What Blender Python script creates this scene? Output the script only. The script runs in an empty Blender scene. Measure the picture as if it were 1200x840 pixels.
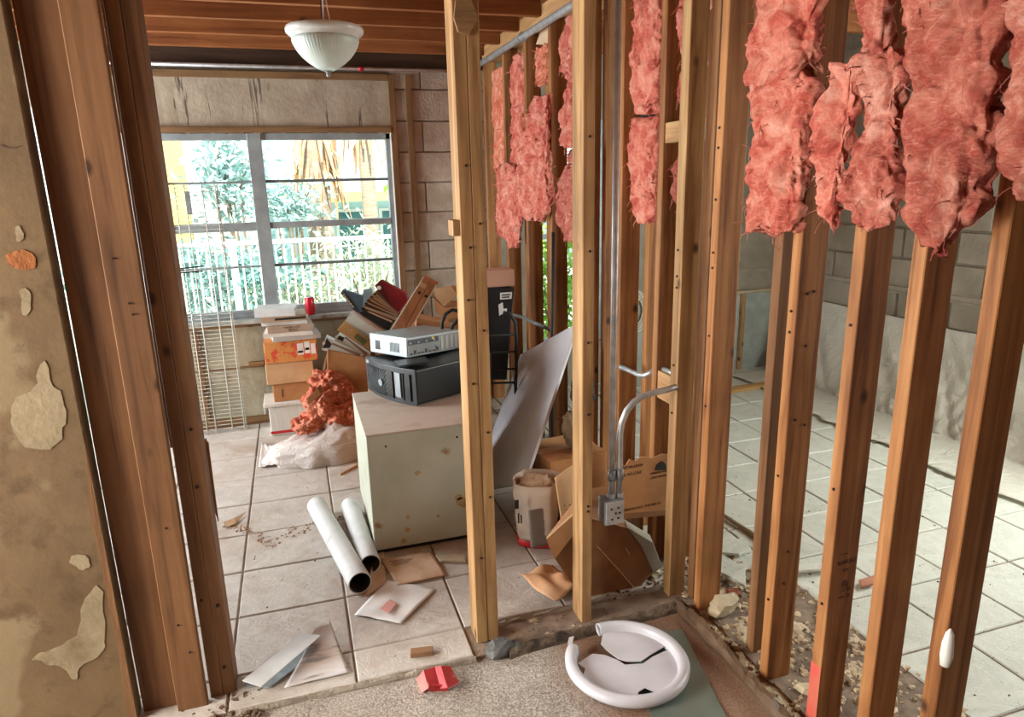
import bpy, bmesh, math, random
from mathutils import Vector, Matrix, noise, Euler

# ------------------------------------------------------------------ camera, sky, sun, added fill lights, exposure
scene = bpy.context.scene
COL = scene.collection
FPX = 805.5
YAW, PITCH, ROLL = 0.3017, 0.2513, -0.02347
CAM = Vector((0.0, 0.0, 1.57))
_f = Vector((math.sin(YAW)*math.cos(PITCH), math.cos(YAW)*math.cos(PITCH), -math.sin(PITCH)))
_r = Vector((math.cos(YAW), -math.sin(YAW), 0)); _u = _r.cross(_f)
CR = _r*math.cos(ROLL) + _u*math.sin(ROLL)
CU = -_r*math.sin(ROLL) + _u*math.cos(ROLL)
CF = _f
cam_data = bpy.data.cameras.new('camera'); cam = bpy.data.objects.new('camera', cam_data); COL.objects.link(cam)
cam_data.sensor_fit = 'HORIZONTAL'; cam_data.sensor_width = 36.0; cam_data.lens = 36.0*FPX/1200.0
cam_data.clip_start = 0.02; cam_data.clip_end = 300
cam.matrix_world = Matrix(((CR.x, CU.x, -CF.x, CAM.x), (CR.y, CU.y, -CF.y, CAM.y), (CR.z, CU.z, -CF.z, CAM.z), (0, 0, 0, 1)))
scene.camera = cam

world = bpy.data.worlds.new('sky'); scene.world = world; world.use_nodes = True
bgn = world.node_tree.nodes['Background']
bgn.inputs['Color'].default_value = (0.80, 0.92, 1.0, 1); bgn.inputs['Strength'].default_value = 2.2

def sun_light(direction, strength, color, angle):
    d = bpy.data.lights.new('sun', 'SUN'); d.energy = strength; d.color = color; d.angle = math.radians(angle)
    o = bpy.data.objects.new('sun', d); COL.objects.link(o)
    o.rotation_euler = Vector(direction).to_track_quat('-Z', 'Y').to_euler(); o.location = (3, -6, 9)
sun_light((0.04, 0.66, -0.75), 7.5, (1.0, 0.95, 0.86), 0.6)

def added_fill(name, loc, direction, sx, sy, power, color):  # area lights added to brighten the rooms through invented openings
    d = bpy.data.lights.new(name, 'AREA'); d.shape = 'RECTANGLE'; d.size = sx; d.size_y = sy; d.energy = power; d.color = color
    o = bpy.data.objects.new(name, d); COL.objects.link(o); o.location = loc
    o.rotation_euler = Vector(direction).to_track_quat('-Z', 'Y').to_euler()
added_fill('fill_hall_left', (-2.55, 1.35, 1.35), (1, 0.0, -0.05), 1.1, 1.5, 155, (1.0, 0.94, 0.84))  # added out of view to light the stud edges from the left
added_fill('fill_hall_left_small', (-2.55, 0.1, 1.35), (1, 0.1, -0.05), .9, 1.4, 5, (1.0, 0.95, 0.88))  # weak added fill for the partition fronts, no separate window here
added_fill('fill_far_room_left', (-2.55, 3.95, 1.25), (1, -0.05, -0.12), 1.4, 1.7, 140, (0.96, 0.98, 1.0))  # added to brighten the far room from its unseen side
added_fill('fill_right_room', (3.82, 1.75, 1.35), (-1, .45, -0.3), 1.6, 1.5, 76, (0.96, 1.0, 0.93))  # added to brighten the side room; its opening is invented

scene.view_settings.view_transform = 'Standard'
scene.view_settings.look = 'None'
scene.view_settings.gamma = 1.0
scene.view_settings.use_curve_mapping = False
scene.view_settings.exposure = 0.18

# ------------------------------------------------------------------ helpers
def ray(px, py): return CR*((px-600)/FPX) + CU*((420-py)/FPX) + CF
def FZ(px, py, z=0.0):
    d = ray(px, py); return CAM + d*((z-CAM.z)/d.z)
def FY(px, py, y):
    d = ray(px, py); return CAM + d*((y-CAM.y)/d.y)
def FX(px, py, x):
    d = ray(px, py); return CAM + d*((x-CAM.x)/d.x)
def lin(c):
    return tuple((v/255/12.92 if v/255 <= .04045 else ((v/255+.055)/1.055)**2.4) for v in c)

class MB:
    def __init__(s): s.v = []; s.f = []
    def add(s, vs, fs):
        o = len(s.v); s.v += [tuple(v) for v in vs]; s.f += [tuple(i+o for i in f) for f in fs]; return s
    def box(s, lo, hi, M=None):
        x0, y0, z0 = lo; x1, y1, z1 = hi
        vs = [Vector(p) for p in ((x0,y0,z0),(x1,y0,z0),(x1,y1,z0),(x0,y1,z0),(x0,y0,z1),(x1,y0,z1),(x1,y1,z1),(x0,y1,z1))]
        if M is not None: vs = [M @ v for v in vs]
        return s.add(vs, [(0,3,2,1),(4,5,6,7),(0,1,5,4),(1,2,6,5),(2,3,7,6),(3,0,4,7)])
    def prism(s, poly, vec):
        n = len(poly); a = [Vector(p) for p in poly]; v = Vector(vec); b = [p+v for p in a]
        nrm = Vector((0,0,0))
        for i in range(n): nrm += a[i].cross(a[(i+1) % n])
        flip = nrm.dot(v) < 0
        fs = [tuple(range(n))[::-1], tuple(range(n, 2*n))] + [(i, (i+1) % n, (i+1) % n+n, i+n) for i in range(n)]
        if flip: fs = [f[::-1] for f in fs]
        return s.add(a+b, fs)
    def tube(s, path, r, n=8, caps=True):
        P = [Vector(p) for p in path]; rings = []
        t0 = (P[1]-P[0]).normalized(); up = Vector((0,0,1)) if abs(t0.z) < .9 else Vector((1,0,0))
        nn = t0.cross(up).normalized()
        for i, p in enumerate(P):
            t = ((P[i+1]-p) if i == 0 else (p-P[i-1]) if i == len(P)-1 else (P[i+1]-P[i-1])).normalized()
            nn = (nn - t*nn.dot(t)).normalized(); bb = t.cross(nn)
            rr = r[i] if isinstance(r, (list, tuple)) else r
            rings.append([p + (nn*math.cos(2*math.pi*k/n) + bb*math.sin(2*math.pi*k/n))*rr for k in range(n)])
        vs = [v for q in rings for v in q]; fs = []
        for i in range(len(P)-1):
            for k in range(n): fs.append((i*n+k, i*n+(k+1) % n, (i+1)*n+(k+1) % n, (i+1)*n+k))
        if caps: fs += [tuple(range(n))[::-1], tuple(range((len(P)-1)*n, len(P)*n))]
        return s.add(vs, fs)
    def lathe(s, prof, c, n=40, mod=None):
        cx, cy, cz = c; vs = []; fs = []
        for j, (r, z) in enumerate(prof):
            for k in range(n):
                a = 2*math.pi*k/n; rr = r*(mod(j, a) if mod else 1)
                vs.append((cx+rr*math.cos(a), cy+rr*math.sin(a), cz+z))
        for j in range(len(prof)-1):
            for k in range(n): fs.append((j*n+k, j*n+(k+1) % n, (j+1)*n+(k+1) % n, (j+1)*n+k))
        return s.add(vs, fs)
    def grid(s, fn, nu, nv):
        vs = [fn(i/nu, j/nv) for j in range(nv+1) for i in range(nu+1)]
        fs = [(j*(nu+1)+i, j*(nu+1)+i+1, (j+1)*(nu+1)+i+1, (j+1)*(nu+1)+i) for j in range(nv) for i in range(nu)]
        return s.add(vs, fs)
    def mesh(s, name):
        m = bpy.data.meshes.new(name); m.from_pydata(s.v, [], s.f); m.update(); return m
    def obj(s, name, mat, parent=None, smooth=False, bevel=0, local=False, solid=0, fix=False):
        m = s.mesh(name)
        if fix:
            b = bmesh.new(); b.from_mesh(m); bmesh.ops.recalc_face_normals(b, faces=b.faces); b.to_mesh(m); b.free()
        m.materials.append(mat)
        if smooth:
            for p in m.polygons: p.use_smooth = True
        o = bpy.data.objects.new(name, m); COL.objects.link(o)
        if solid:
            md = o.modifiers.new('solid', 'SOLIDIFY'); md.thickness = solid; md.offset = 0
        if bevel:
            md = o.modifiers.new('bevel', 'BEVEL'); md.width = bevel; md.segments = 2; md.limit_method = 'ANGLE'; md.angle_limit = math.radians(40)
        if parent is not None:
            o.parent = parent
            if not local and parent.type == 'EMPTY': o.matrix_parent_inverse = parent.matrix_basis.inverted()
        return o
def tag(o, label, cat, group=None, kind=None):
    o['label'] = label; o['category'] = cat
    if group: o['group'] = group
    if kind: o['kind'] = kind
    return o
def thing(name, label, cat, loc=(0,0,0), rot=None, group=None, kind=None):
    o = bpy.data.objects.new(name, None); COL.objects.link(o); o.location = loc; o.empty_display_size = .05
    if rot: o.rotation_euler = rot
    return tag(o, label, cat, group, kind)
def dup(o, loc=None, parent=None):
    c = o.copy(); COL.objects.link(c)
    if parent is not None: c.parent = parent
    if loc is not None: c.location = loc
    return c
def stuff(o): o['kind'] = 'stuff'; return o
def nz(p, s=1.0, seed=0): return noise.noise(Vector(p)*s + Vector((seed*7.3, seed*3.1, seed*1.7)))
def fb(p, s=1.0, seed=0, o=4): return noise.fractal(Vector(p)*s + Vector((seed*7.3, seed*3.1, seed*1.7)), 1.0, 2.0, o)

# ------------------------------------------------------------------ materials
class NT:
    def __init__(s, name):
        s.m = bpy.data.materials.new(name); s.m.use_nodes = True; s.t = s.m.node_tree
        s.b = s.t.nodes['Principled BSDF']
    def n(s, typ, **kw):
        x = s.t.nodes.new(typ)
        for k, v in kw.items(): setattr(x, k, v)
        return x
    def l(s, a, b): s.t.links.new(a, b)
    def coord(s, scale=(1,1,1), kind='Object', rand=False):
        tc = s.n('ShaderNodeTexCoord'); mp = s.n('ShaderNodeMapping'); mp.inputs['Scale'].default_value = scale
        s.l(tc.outputs[kind], mp.inputs['Vector'])
        if rand:
            oi = s.n('ShaderNodeObjectInfo'); mu = s.n('ShaderNodeMath', operation='MULTIPLY'); mu.inputs[1].default_value = 37.0
            s.l(oi.outputs['Random'], mu.inputs[0]); cb = s.n('ShaderNodeCombineXYZ')
            for k in range(3): s.l(mu.outputs[0], cb.inputs[k])
            s.l(cb.outputs[0], mp.inputs['Location'])
        return mp.outputs[0]
    def noise(s, vec, scale, detail=5, rough=.55, dist=0):
        x = s.n('ShaderNodeTexNoise'); x.inputs['Scale'].default_value = scale; x.inputs['Detail'].default_value = detail
        x.inputs['Roughness'].default_value = rough; x.inputs['Distortion'].default_value = dist; s.l(vec, x.inputs['Vector']); return x.outputs[0]
    def ramp(s, fac, stops):
        x = s.n('ShaderNodeValToRGB'); cr = x.color_ramp
        while len(cr.elements) < len(stops): cr.elements.new(.5)
        for e, (p, c) in zip(cr.elements, stops): e.position = p; e.color = (*c, 1) if len(c) == 3 else c
        s.l(fac, x.inputs[0]); return x.outputs[0]
    def mix(s, fac, a, b, mode='MIX'):
        x = s.n('ShaderNodeMix', data_type='RGBA', blend_type=mode)
        for sock, v in ((x.inputs[0], fac), (x.inputs[6], a), (x.inputs[7], b)):
            if hasattr(v, 'links'): s.l(v, sock)
            else: sock.default_value = v if isinstance(v, float) else (*v, 1)
        return x.outputs[2]
    def bump(s, fac, strength, dist=.01):
        x = s.n('ShaderNodeBump'); x.inputs['Strength'].default_value = strength; x.inputs['Distance'].default_value = dist
        s.l(fac, x.inputs['Height']); s.l(x.outputs[0], s.b.inputs['Normal'])
    def done(s, col=None, rough=.6, metal=0, spec=None, trans=0, ior=None, alpha=None, emit=None):
        if col is not None:
            if hasattr(col, 'links'): s.l(col, s.b.inputs['Base Color'])
            else: s.b.inputs['Base Color'].default_value = (*col, 1)
        s.b.inputs['Roughness'].default_value = rough; s.b.inputs['Metallic'].default_value = metal
        if spec is not None: s.b.inputs['Specular IOR Level'].default_value = spec
        if trans: s.b.inputs['Transmission Weight'].default_value = trans
        if ior: s.b.inputs['IOR'].default_value = ior
        if alpha is not None: s.b.inputs['Alpha'].default_value = alpha
        return s.m

def pm(name, c1, c2=None, scale=6, rough=.6, metal=0, bump=0, bscale=60, st=(1,1,1), lo=.38, hi=.65, spec=None, c3=None, s3=3, t3=(.6,.66), rand=True, bdist=.01, kind='Object', trans=0):
    """plain two-tone mottled material, optional blotches c3 and bump"""
    N = NT(name); v = N.coord(st, kind, rand)
    col = lin(c1)
    if c2: col = N.ramp(N.noise(v, scale, 6), [(lo, lin(c1)), (hi, lin(c2))])
    if c3: col = N.mix(N.ramp(N.noise(v, s3, 5), [(t3[0], (0,0,0)), (t3[1], (1,1,1))]), col, lin(c3))
    if bump: N.bump(N.noise(v, bscale, 6), bump, bdist)
    return N.done(col, rough, metal, spec, trans)

def wood(name, ca, cb, cc, axis=2, rough=.62, knots=True, spec=.3):
    N = NT(name); sc = [26, 26, 26]; sc[axis] = 1.3
    v = N.coord(tuple(sc), 'Object', True)
    g = N.noise(v, 1.0, 8, .62, .6)
    col = N.ramp(g, [(.28, lin(cc)), (.46, lin(ca)), (.70, lin(cb))])
    v2 = N.coord((3, 3, 3), 'Object', True)
    col = N.mix(N.ramp(N.noise(v2, 1.0, 5), [(.45, (0,0,0)), (.8, (.55,.55,.55))]), col, lin(cc))
    if knots:
        s2 = [7, 7, 7]; s2[axis] = 4.2
        vo = N.n('ShaderNodeTexVoronoi'); N.l(N.coord(tuple(s2), 'Object', True), vo.inputs['Vector']); vo.inputs['Scale'].default_value = 1.0
        col = N.mix(N.ramp(vo.outputs['Distance'], [(.05, (.9,.9,.9)), (.115, (0,0,0))]), col, lin((52, 26, 12)))
    N.bump(g, .25, .004)
    return N.done(col, rough, 0, spec)

def dirty(name, base, dirt, scale=4, lo=.5, hi=.7, rough=.5, metal=0, bump=.1, bscale=30, spec=None):
    return pm(name, base, None, rough=rough, metal=metal, c3=dirt, s3=scale, t3=(lo, hi), bump=bump, bscale=bscale, spec=spec)

WOODZ = wood('stud_wood', (144,94,52), (180,130,82), (86,46,20), 2)
WOODZ2 = wood('stud_wood_tan', (148,112,72), (182,148,102), (96,66,38), 2)
WOODZR = wood('stud_wood_red', (116,80,50), (138,98,64), (72,44,24), 2)
WOODX = wood('joist_wood', (142,86,46), (164,106,62), (92,48,22), 0, knots=False)
WOODY = wood('plate_wood', (178,136,90), (198,160,114), (132,92,54), 1)
FURR = wood('furring_wood', (118,86,54), (140,106,70), (80,54,32), 2)
WOODX2 = wood('trim_wood', (122,92,60), (144,112,78), (84,58,34), 0)
WOODGREY = wood('plate_wood_weathered', (96,74,54), (120,96,74), (58,42,30), 1, knots=False)
GROUT = pm('grout', (104,88,74), (140,122,104), 14, .9, bump=.4, bscale=90)
MORTAR = pm('mortar_bed', (172,154,124), (202,186,158), 9, .95, bump=.9, bscale=40, c3=(120,98,72), s3=6, t3=(.56,.8), bdist=.02)

def tile_mat(name, a, b, dirt, t3):
    N = NT(name); v = N.coord((1,1,1), 'Object', True)
    col = N.ramp(N.noise(v, 7, 8, .65, 1.5), [(.32, lin(a)), (.68, lin(b))])
    w = N.coord((1,1,1), 'Object', False)
    tc = N.n('ShaderNodeNewGeometry')
    nd = N.noise(tc.outputs['Position'], 3.1, 8, .68, .8)
    col = N.mix(N.ramp(nd, [(t3[0], (0,0,0)), (t3[1], (.8,.8,.8))]), col, lin(dirt))
    col = N.mix(N.ramp(N.noise(v, 70, 3), [(.66, (0,0,0)), (.73, (.7,.7,.7))]), col, lin((96,84,74)))
    N.bump(N.noise(v, 20, 8, .75, 2.0), .8, .008)
    return N.done(col, .34, 0, .5)
TILE = tile_mat('travertine_tile', (176,168,158), (202,196,188), (152,122,98), (.50,.76))
TILE2 = tile_mat('white_tile', (186,188,176), (206,208,196), (150,144,124), (.6,.85))

def concrete_floor():
    N = NT('rough_concrete'); v = N.coord((1,1,1), 'Object')
    col = N.ramp(N.noise(v, 5, 8, .6), [(.3, lin((130,122,112))), (.7, lin((164,156,146)))])
    col = N.mix(N.ramp(N.noise(v, 150, 2), [(.42, (0,0,0)), (.62, (1,1,1))]), col, lin((196,186,174)))
    col = N.mix(N.ramp(N.noise(v, 110, 2), [(.62, (0,0,0)), (.72, (.8,.8,.8))]), col, lin((84,70,60)))
    gp = N.n('ShaderNodeSeparateXYZ'); N.l(v, gp.inputs[0])
    x = N.n('ShaderNodeMath', operation='MULTIPLY_ADD'); N.l(N.noise(v, 4, 4), x.inputs[0]); x.inputs[1].default_value = .25; N.l(gp.outputs[0], x.inputs[2])
    col = N.mix(N.ramp(x.outputs[0], [(.80, (0,0,0)), (.95, (.75,.75,.75))]), col, lin((138,96,64)))   # brown adhesive residue by the stud wall
    N.bump(N.noise(v, 90, 6, .7), .8, .012)
    return N.done(col, .92)
CONC = concrete_floor()

def plaster_wall():
    N = NT('patched_plaster'); v = N.coord((1,1,1), 'Object')
    col = N.ramp(N.noise(v, 3.2, 8, .6), [(.3, lin((92,70,44))), (.7, lin((122,98,66)))])
    col = N.mix(N.ramp(N.noise(v, 2.1, 3, .5), [(.55, (0,0,0)), (.57, (.75,.75,.75))]), col, lin((134,116,86)))
    col = N.mix(N.ramp(N.noise(v, 11, 6, .6), [(.56, (0,0,0)), (.70, (.8,.8,.8))]), col, lin((84,62,36)))
    col = N.mix(N.ramp(N.noise(v, 60, 2), [(.70, (0,0,0)), (.76, (.7,.7,.7))]), col, lin((90,66,40)))
    N.bump(N.noise(v, 9, 8, .65), .35, .01)
    return N.done(col, .85)
PLASTER = plaster_wall()
PATCH = pm('patch_compound', (168,154,126), (186,172,144), 12, .8, bump=.3, bscale=40)
RAWBOARD = pm('bare_brown_board', (112,76,44), (132,94,58), 6, .8, st=(4,4,.6), bump=.2)

def lintel_mat():
    N = NT('stained_concrete_lintel'); v = N.coord((1,1,1), 'Object')
    col = N.ramp(N.noise(v, 5, 8, .6), [(.3, lin((150,136,116))), (.7, lin((182,170,150)))])
    dv = N.coord((24, 24, 1.5), 'Object')
    col = N.mix(N.ramp(N.noise(dv, 1.0, 5, .55, 1.0), [(.60, (0,0,0)), (.63, (.8,.8,.8))]), col, lin((58,48,40)))
    dv2 = N.coord((9, 9, .8), 'Object')
    col = N.mix(N.ramp(N.noise(dv2, 1.0, 5), [(.52, (0,0,0)), (.75, (.6,.6,.6))]), col, lin((120,100,76)))
    N.bump(N.noise(v, 35, 6, .65), .5, .01)
    return N.done(col, .9)
LINTEL = lintel_mat()
BLOCK = pm('concrete_block', (164,150,132), (186,174,158), 7, .92, bump=.6, bscale=55, c3=(146,128,104), s3=5, t3=(.5,.75))
BLOCK2 = pm('painted_block', (138,130,114), (158,150,134), 6, .85, bump=.5, bscale=45, c3=(142,132,112), s3=4, t3=(.55,.75))
JOINT = pm('block_joint', (150,136,118), (170,156,138), 12, .95, bump=.6, bscale=70)
JOINT2 = pm('dark_block_joint', (132,122,106), (150,140,124), 12, .95, bump=.6, bscale=70)
SKIM = pm('skim_coat_under_window', (146,140,118), (172,164,142), 4, .9, bump=.5, bscale=25, c3=(112,98,76), s3=6, t3=(.56,.72))
BLUEBLOCK = pm('pale_blue_block', (150,158,152), (172,180,172), 8, .8, bump=.4, bscale=50)
ALU = pm('window_aluminium', (138,146,148), (158,166,168), 9, .45, .25, bump=.1, bscale=80)
ALU2 = pm('window_aluminium_dark', (96,104,106), (116,124,126), 9, .5, .25)
STEEL = pm('galvanised_steel', (176,180,182), (204,208,210), 20, .42, .6, bump=.05)
STEELD = pm('dull_steel', (124,130,134), (150,156,160), 20, .5, .5, bump=.05)
BLACK = pm('black_plastic', (13,14,16), (20,21,23), 10, .35)
BLACKM = pm('matte_black', (18,18,20), (30,30,32), 10, .6)
DARKGREY = pm('dark_grey_plastic', (36,42,46), (50,56,60), 12, .4)
SILVER = pm('silver_plastic', (140,152,156), (160,170,174), 10, .35, .2)
WHITE = pm('white_paint', (214,214,208), (228,228,222), 6, .5)
PAPER = pm('white_paper', (214,214,212), (228,228,226), 10, .75, c3=(196,178,158), s3=5, t3=(.6,.85))
PAPERB = pm('old_paper', (190,160,130), (208,182,154), 8, .8, c3=(170,130,98), s3=6, t3=(.55,.8))
KRAFT = pm('kraft_cardboard', (168,116,70), (184,134,86), 7, .8, bump=.12, bscale=30, c3=(146,98,58), s3=4, t3=(.55,.8))
KRAFTL = pm('light_cardboard', (186,146,104), (202,164,122), 7, .8, bump=.12, bscale=30)
KRAFTD = pm('dark_cardboard', (128,88,56), (150,106,68), 7, .82, bump=.12, bscale=30)
INK = pm('black_ink', (32,27,24), None, rough=.7)
INKB = pm('brown_ink', (84,60,44), None, rough=.8)
RED = pm('red_plastic', (176,28,34), (196,40,44), 8, .4)
GLASS = NT('window_glass'); GLASS = GLASS.done((0.93, 0.98, 0.97), .0, 0, .5, 1.0, 1.02)

def insulation_mat(name, a, b, dark, t3=(.60,.8), stain=(86,66,52)):
    N = NT(name); v = N.coord((1,1,1), 'Object', True)
    col = N.ramp(N.noise(v, 13, 8, .7, .4), [(.28, lin(tuple(int(v*.80) for v in a))), (.42, lin(a)), (.55, lin(b)), (.74, lin((242,192,174)))])
    fv = N.coord((22, 22, 55), 'Object', True)
    col = N.mix(N.ramp(N.noise(fv, 1.6, 6, .7, 1.2), [(.52, (0,0,0)), (.75, (.6,.6,.6))]), col, lin((250,186,164)))
    col = N.mix(N.ramp(N.noise(v, 5.5, 5, .6), [(t3[0], (0,0,0)), (t3[1], (.85,.85,.85))]), col, lin(stain))
    N.bump(N.noise(fv, 3.0, 8, .75, 1.5), .8, .016)
    m = N.done(col, .95, 0, .1)
    return m
PINK = insulation_mat('pink_fibreglass', (204,98,84), (228,144,124), None, (.64,.86))
PINKR = insulation_mat('shaded_pink_fibreglass', (178,86,74), (204,124,106), None, (.57,.80), (98,60,46))  # shading of the right-hand batts put into a darker pink, with stains
ORANGE = insulation_mat('orange_fibreglass', (214,112,84), (234,152,122), None, (.66,.85), (120,76,52))
BLACKPAPER = pm('black_vapour_paper', (30,24,22), (52,40,34), 10, .8, bump=.4)

# ------------------------------------------------------------------ setting: floors
HALL_Z = -0.015
def rough_floor():
    m = MB()
    x0, x1, y0, y1 = -2.6, 1.42, -2.0, 2.0
    nx, ny = 150, 150
    def fn(u, v):
        x = x0+(x1-x0)*u; y = y0+(y1-y0)*v
        return (x, y, HALL_Z + .006*fb((x,y,0), 6, 1) + .002*nz((x,y,0), 45, 2))
    m.grid(fn, nx, ny)
    o = m.obj('floor', CONC, smooth=True)
    tag(o, 'rough bare concrete hallway floor with brown adhesive stains', 'floor', kind='structure')
rough_floor()

def tile_mesh(w, d, h=.012, c=.004):
    m = MB(); a, b = w/2, d/2
    vs = [(-a,-b,-h),(a,-b,-h),(a,b,-h),(-a,b,-h),(-a,-b,-c),(a,-b,-c),(a,b,-c),(-a,b,-c),(-a+c,-b+c,0),(a-c,-b+c,0),(a-c,b-c,0),(-a+c,b-c,0)]
    fs = [(8,9,10,11)] + [(i,(i+1)%4,(i+1)%4+4,i+4) for i in range(4)] + [(i+4,(i+1)%4+4,(i+1)%4+8,i+8) for i in range(4)]
    return m.add(vs, fs)
def tiled_floor(name, label, x0, x1, y0, y1, ox, oy, tw, td, mat, keep, seed, gap=.007):
    base = MB().box((x0, y0, -.06), (x1, y1, -.006)).obj(name, GROUT)
    tag(base, label, 'floor', kind='structure')
    cache = {}; rnd = random.Random(seed)
    i0 = math.floor((x0-ox)/tw); i1 = math.ceil((x1-ox)/tw); j0 = math.floor((y0-oy)/td); j1 = math.ceil((y1-oy)/td)
    for i in range(i0, i1):
        for j in range(j0, j1):
            a0, a1 = max(x0, ox+i*tw), min(x1, ox+(i+1)*tw); b0, b1 = max(y0, oy+j*td), min(y1, oy+(j+1)*td)
            if a1-a0 < .03 or b1-b0 < .03: continue
            cx, cy = (a0+a1)/2, (b0+b1)/2
            if not keep(cx, cy): continue
            key = (round(a1-a0, 3), round(b1-b0, 3))
            if key not in cache:
                me = tile_mesh(key[0]-gap, key[1]-gap).mesh('floor_tile'); me.materials.append(mat); cache[key] = me
            t = bpy.data.objects.new('floor_tile', cache[key]); COL.objects.link(t); t.parent = base
            t.location = (cx, cy, rnd.uniform(-.0015, .0015)); t.rotation_euler = (rnd.uniform(-.003,.003), rnd.uniform(-.003,.003), 0)
    return base
tiled_floor('floor', 'beige stone-look tile floor of the room behind the doorway', -2.6, 1.335, 1.985, 4.81, -.334, 2.15, .397, .338, TILE,
            lambda x, y: not (x > .55 and y < 2.13), 3)
tiled_floor('floor', 'pale dusty tile floor of the room behind the stud wall', 1.337, 3.86, -2.0, 4.81, 2.395, 2.742, .309, .307, TILE2,
            lambda x, y: not (x < 1.80 and y < 2.4 - (x-1.4)*.6), 4)
def mortar_patch(name, label, x0, x1, y0, y1, z, amp, seed):
    m = MB()
    n = 90
    m.grid(lambda u, v: (x0+(x1-x0)*u, y0+(y1-y0)*v, z + amp*(fb((x0+(x1-x0)*u, y0+(y1-y0)*v, 0), 9, seed)+.4*nz((u*9, v*9, 0), 5, seed)) * min(1, 8*u, 8*(1-u), 8*v+.2, 8*(1-v)+.2)), n, n)
    o = m.obj(name, MORTAR, smooth=True)
    tag(o, label, 'floor', kind='structure')
mortar_patch('floor', 'broken mortar bed where tiles are missing beside the right stud wall', 1.30, 1.90, .2, 2.42, -.012, .014, 5)
mortar_patch('floor', 'strip of crumbled mortar under the front stud partition', .52, 1.36, 1.985, 2.14, -.010, .008, 6)

# ------------------------------------------------------------------ setting: far wall with window
YW = 4.81
wall_back = thing('wall_back', 'far concrete block wall with a stained lintel above the window', 'wall', (0, YW, 0), kind='structure')
WX0, WX1, WZ0, WZ1 = -.735, .685, .735, 1.905       # window opening
DX0, DX1 = -1.95, -.90                                # glazed door further left
m = MB()
m.box((-2.6, YW+.02, 0), (DX0, YW+.2, 2.6)).box((DX0, YW+.02, 2.05), (DX1, YW+.2, 2.6)).box((DX1, YW+.02, 0), (WX0-.03, YW+.2, 2.6))
m.box((WX0-.03, YW+.02, 2.0), (WX1+.03, YW+.2, 2.6)).box((WX1+.03, YW+.02, 0), (1.38, YW+.2, 2.6))
m.box((WX0-.03, YW+.02, 0), (WX1+.03, YW+.2, WZ0-.03)).box((WX0-.03, YW+.02, WZ1), (WX1+.03, YW+.2, 2.0))
m.obj('wall_core', JOINT, wall_back)
MB().box((-1.0, YW-.004, 1.925), (.69, YW+.03, 2.235)).obj('lintel', LINTEL, wall_back)
MB().box((WX0-.2, YW-.002, .05), (WX1+.03, YW+.03, WZ0-.05)).obj('skim_coat', SKIM, wall_back)
# block courses right of the window
for k in range(12):
    z0 = .092 + .1985*(k-0) - .0985
    off = 0 if k % 2 else .2
    x = .70 - (.0 if k % 2 else .0)
    xs = [.70, .905 + (.0 if k % 2 else .10), 1.37] if k % 2 else [.70, 1.11, 1.37]
    for a, b in zip(xs[:-1], xs[1:]):
        if z0+.19 > 2.4: continue
        MB().box((a+.004, YW-.002-.002*((k*7) % 3), z0+.004), (b-.004, YW+.03, z0+.194)).obj('block', BLOCK, wall_back, bevel=.004)
# furring strips and timbers
def strip(p0, p1, w, d, name='furring_strip', mat=None):
    (x0, z0), (x1, z1) = p0, p1
    MB().box((min(x0,x1), YW-d, min(z0,z1)), (max(x0,x1), YW-.003, max(z0,z1))).obj(name, mat or FURR, wall_back, bevel=.002)
strip((.690, .10), (.730, 2.26), 0, .024)
strip((.80, .10), (.84, 2.26), 0, .024)
strip((-1.0, 2.225), (.69, 2.265), 0, .026, mat=WOODX2)
strip((-1.0, 1.905), (.69, 1.94), 0, .03, mat=WOODX2)
strip((-.68, .06), (-.64, .70), 0, .02); strip((-.16, .06), (-.12, .70), 0, .02)
strip((-1.0, .0), (.70, .06), 0, .02, name='base_strip', mat=WOODX2)
MB().box((-1.0, YW-.016, .40), (-.15, YW-.002, .412)).obj('ledge_line', WOODX2, wall_back)
MB().box((-.36, YW-.03, .405), (-.26, YW-.003, .44)).obj('wood_block', WOODX2, wall_back, bevel=.004)
MB().box((-1.2, YW-.05, 2.30), (1.32, YW+.1, 2.385)).obj('dark_ledger', wood('ledger_wood', (62,44,32), (80,58,42), (38,26,18), 0, knots=False), wall_back)

# window_1
win = thing('window_1', 'grey aluminium window with two sashes of four panes each, seen in the far wall', 'window', (0, YW, WZ0), kind='structure')
def fr(name, x0, x1, z0, z1, y0=YW+.01, y1=YW+.07, mat=None, bev=.003): return MB().box((x0, y0, z0), (x1, y1, z1)).obj(name, mat or ALU, win, bevel=bev)
fr('frame', WX0, WX1, WZ1-.042, WZ1); fr('frame', WX0, WX1, WZ0, WZ0+.032); fr('frame', WX0, WX0+.03, WZ0, WZ1); fr('frame', WX1-.03, WX1, WZ0, WZ1)
fr('mullion', -.213, -.128, WZ0, WZ1, YW-.005, YW+.075)
fr('meeting_rail', -.128, WX1-.03, 1.312, 1.352, YW+.005, YW+.06); fr('meeting_rail', WX0+.03, -.213, 1.300, 1.355, YW+.02, YW+.07)
for z in (1.600, 1.062):
    fr('glazing_bar', -.128, WX1-.03, z, z+.018, YW+.02, YW+.05, ALU2); fr('glazing_bar', WX0+.03, -.213, z, z+.014, YW+.03, YW+.05, ALU)
fr('bottom_rail', -.128, WX1-.03, WZ0+.032, WZ0+.062, YW+.015, YW+.05); fr('bottom_rail', WX0+.03, -.213, WZ0+.032, WZ0+.05, YW+.02, YW+.05)
zs = [WZ0+.03, 1.066, 1.33, 1.605, WZ1-.04]
for a, b in zip(zs[:-1], zs[1:]):
    for x0, x1 in ((WX0+.03, -.213), (-.128, WX1-.03)):
        MB().box((x0, YW+.036, a), (x1, YW+.040, b)).obj('pane', GLASS, win)
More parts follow.
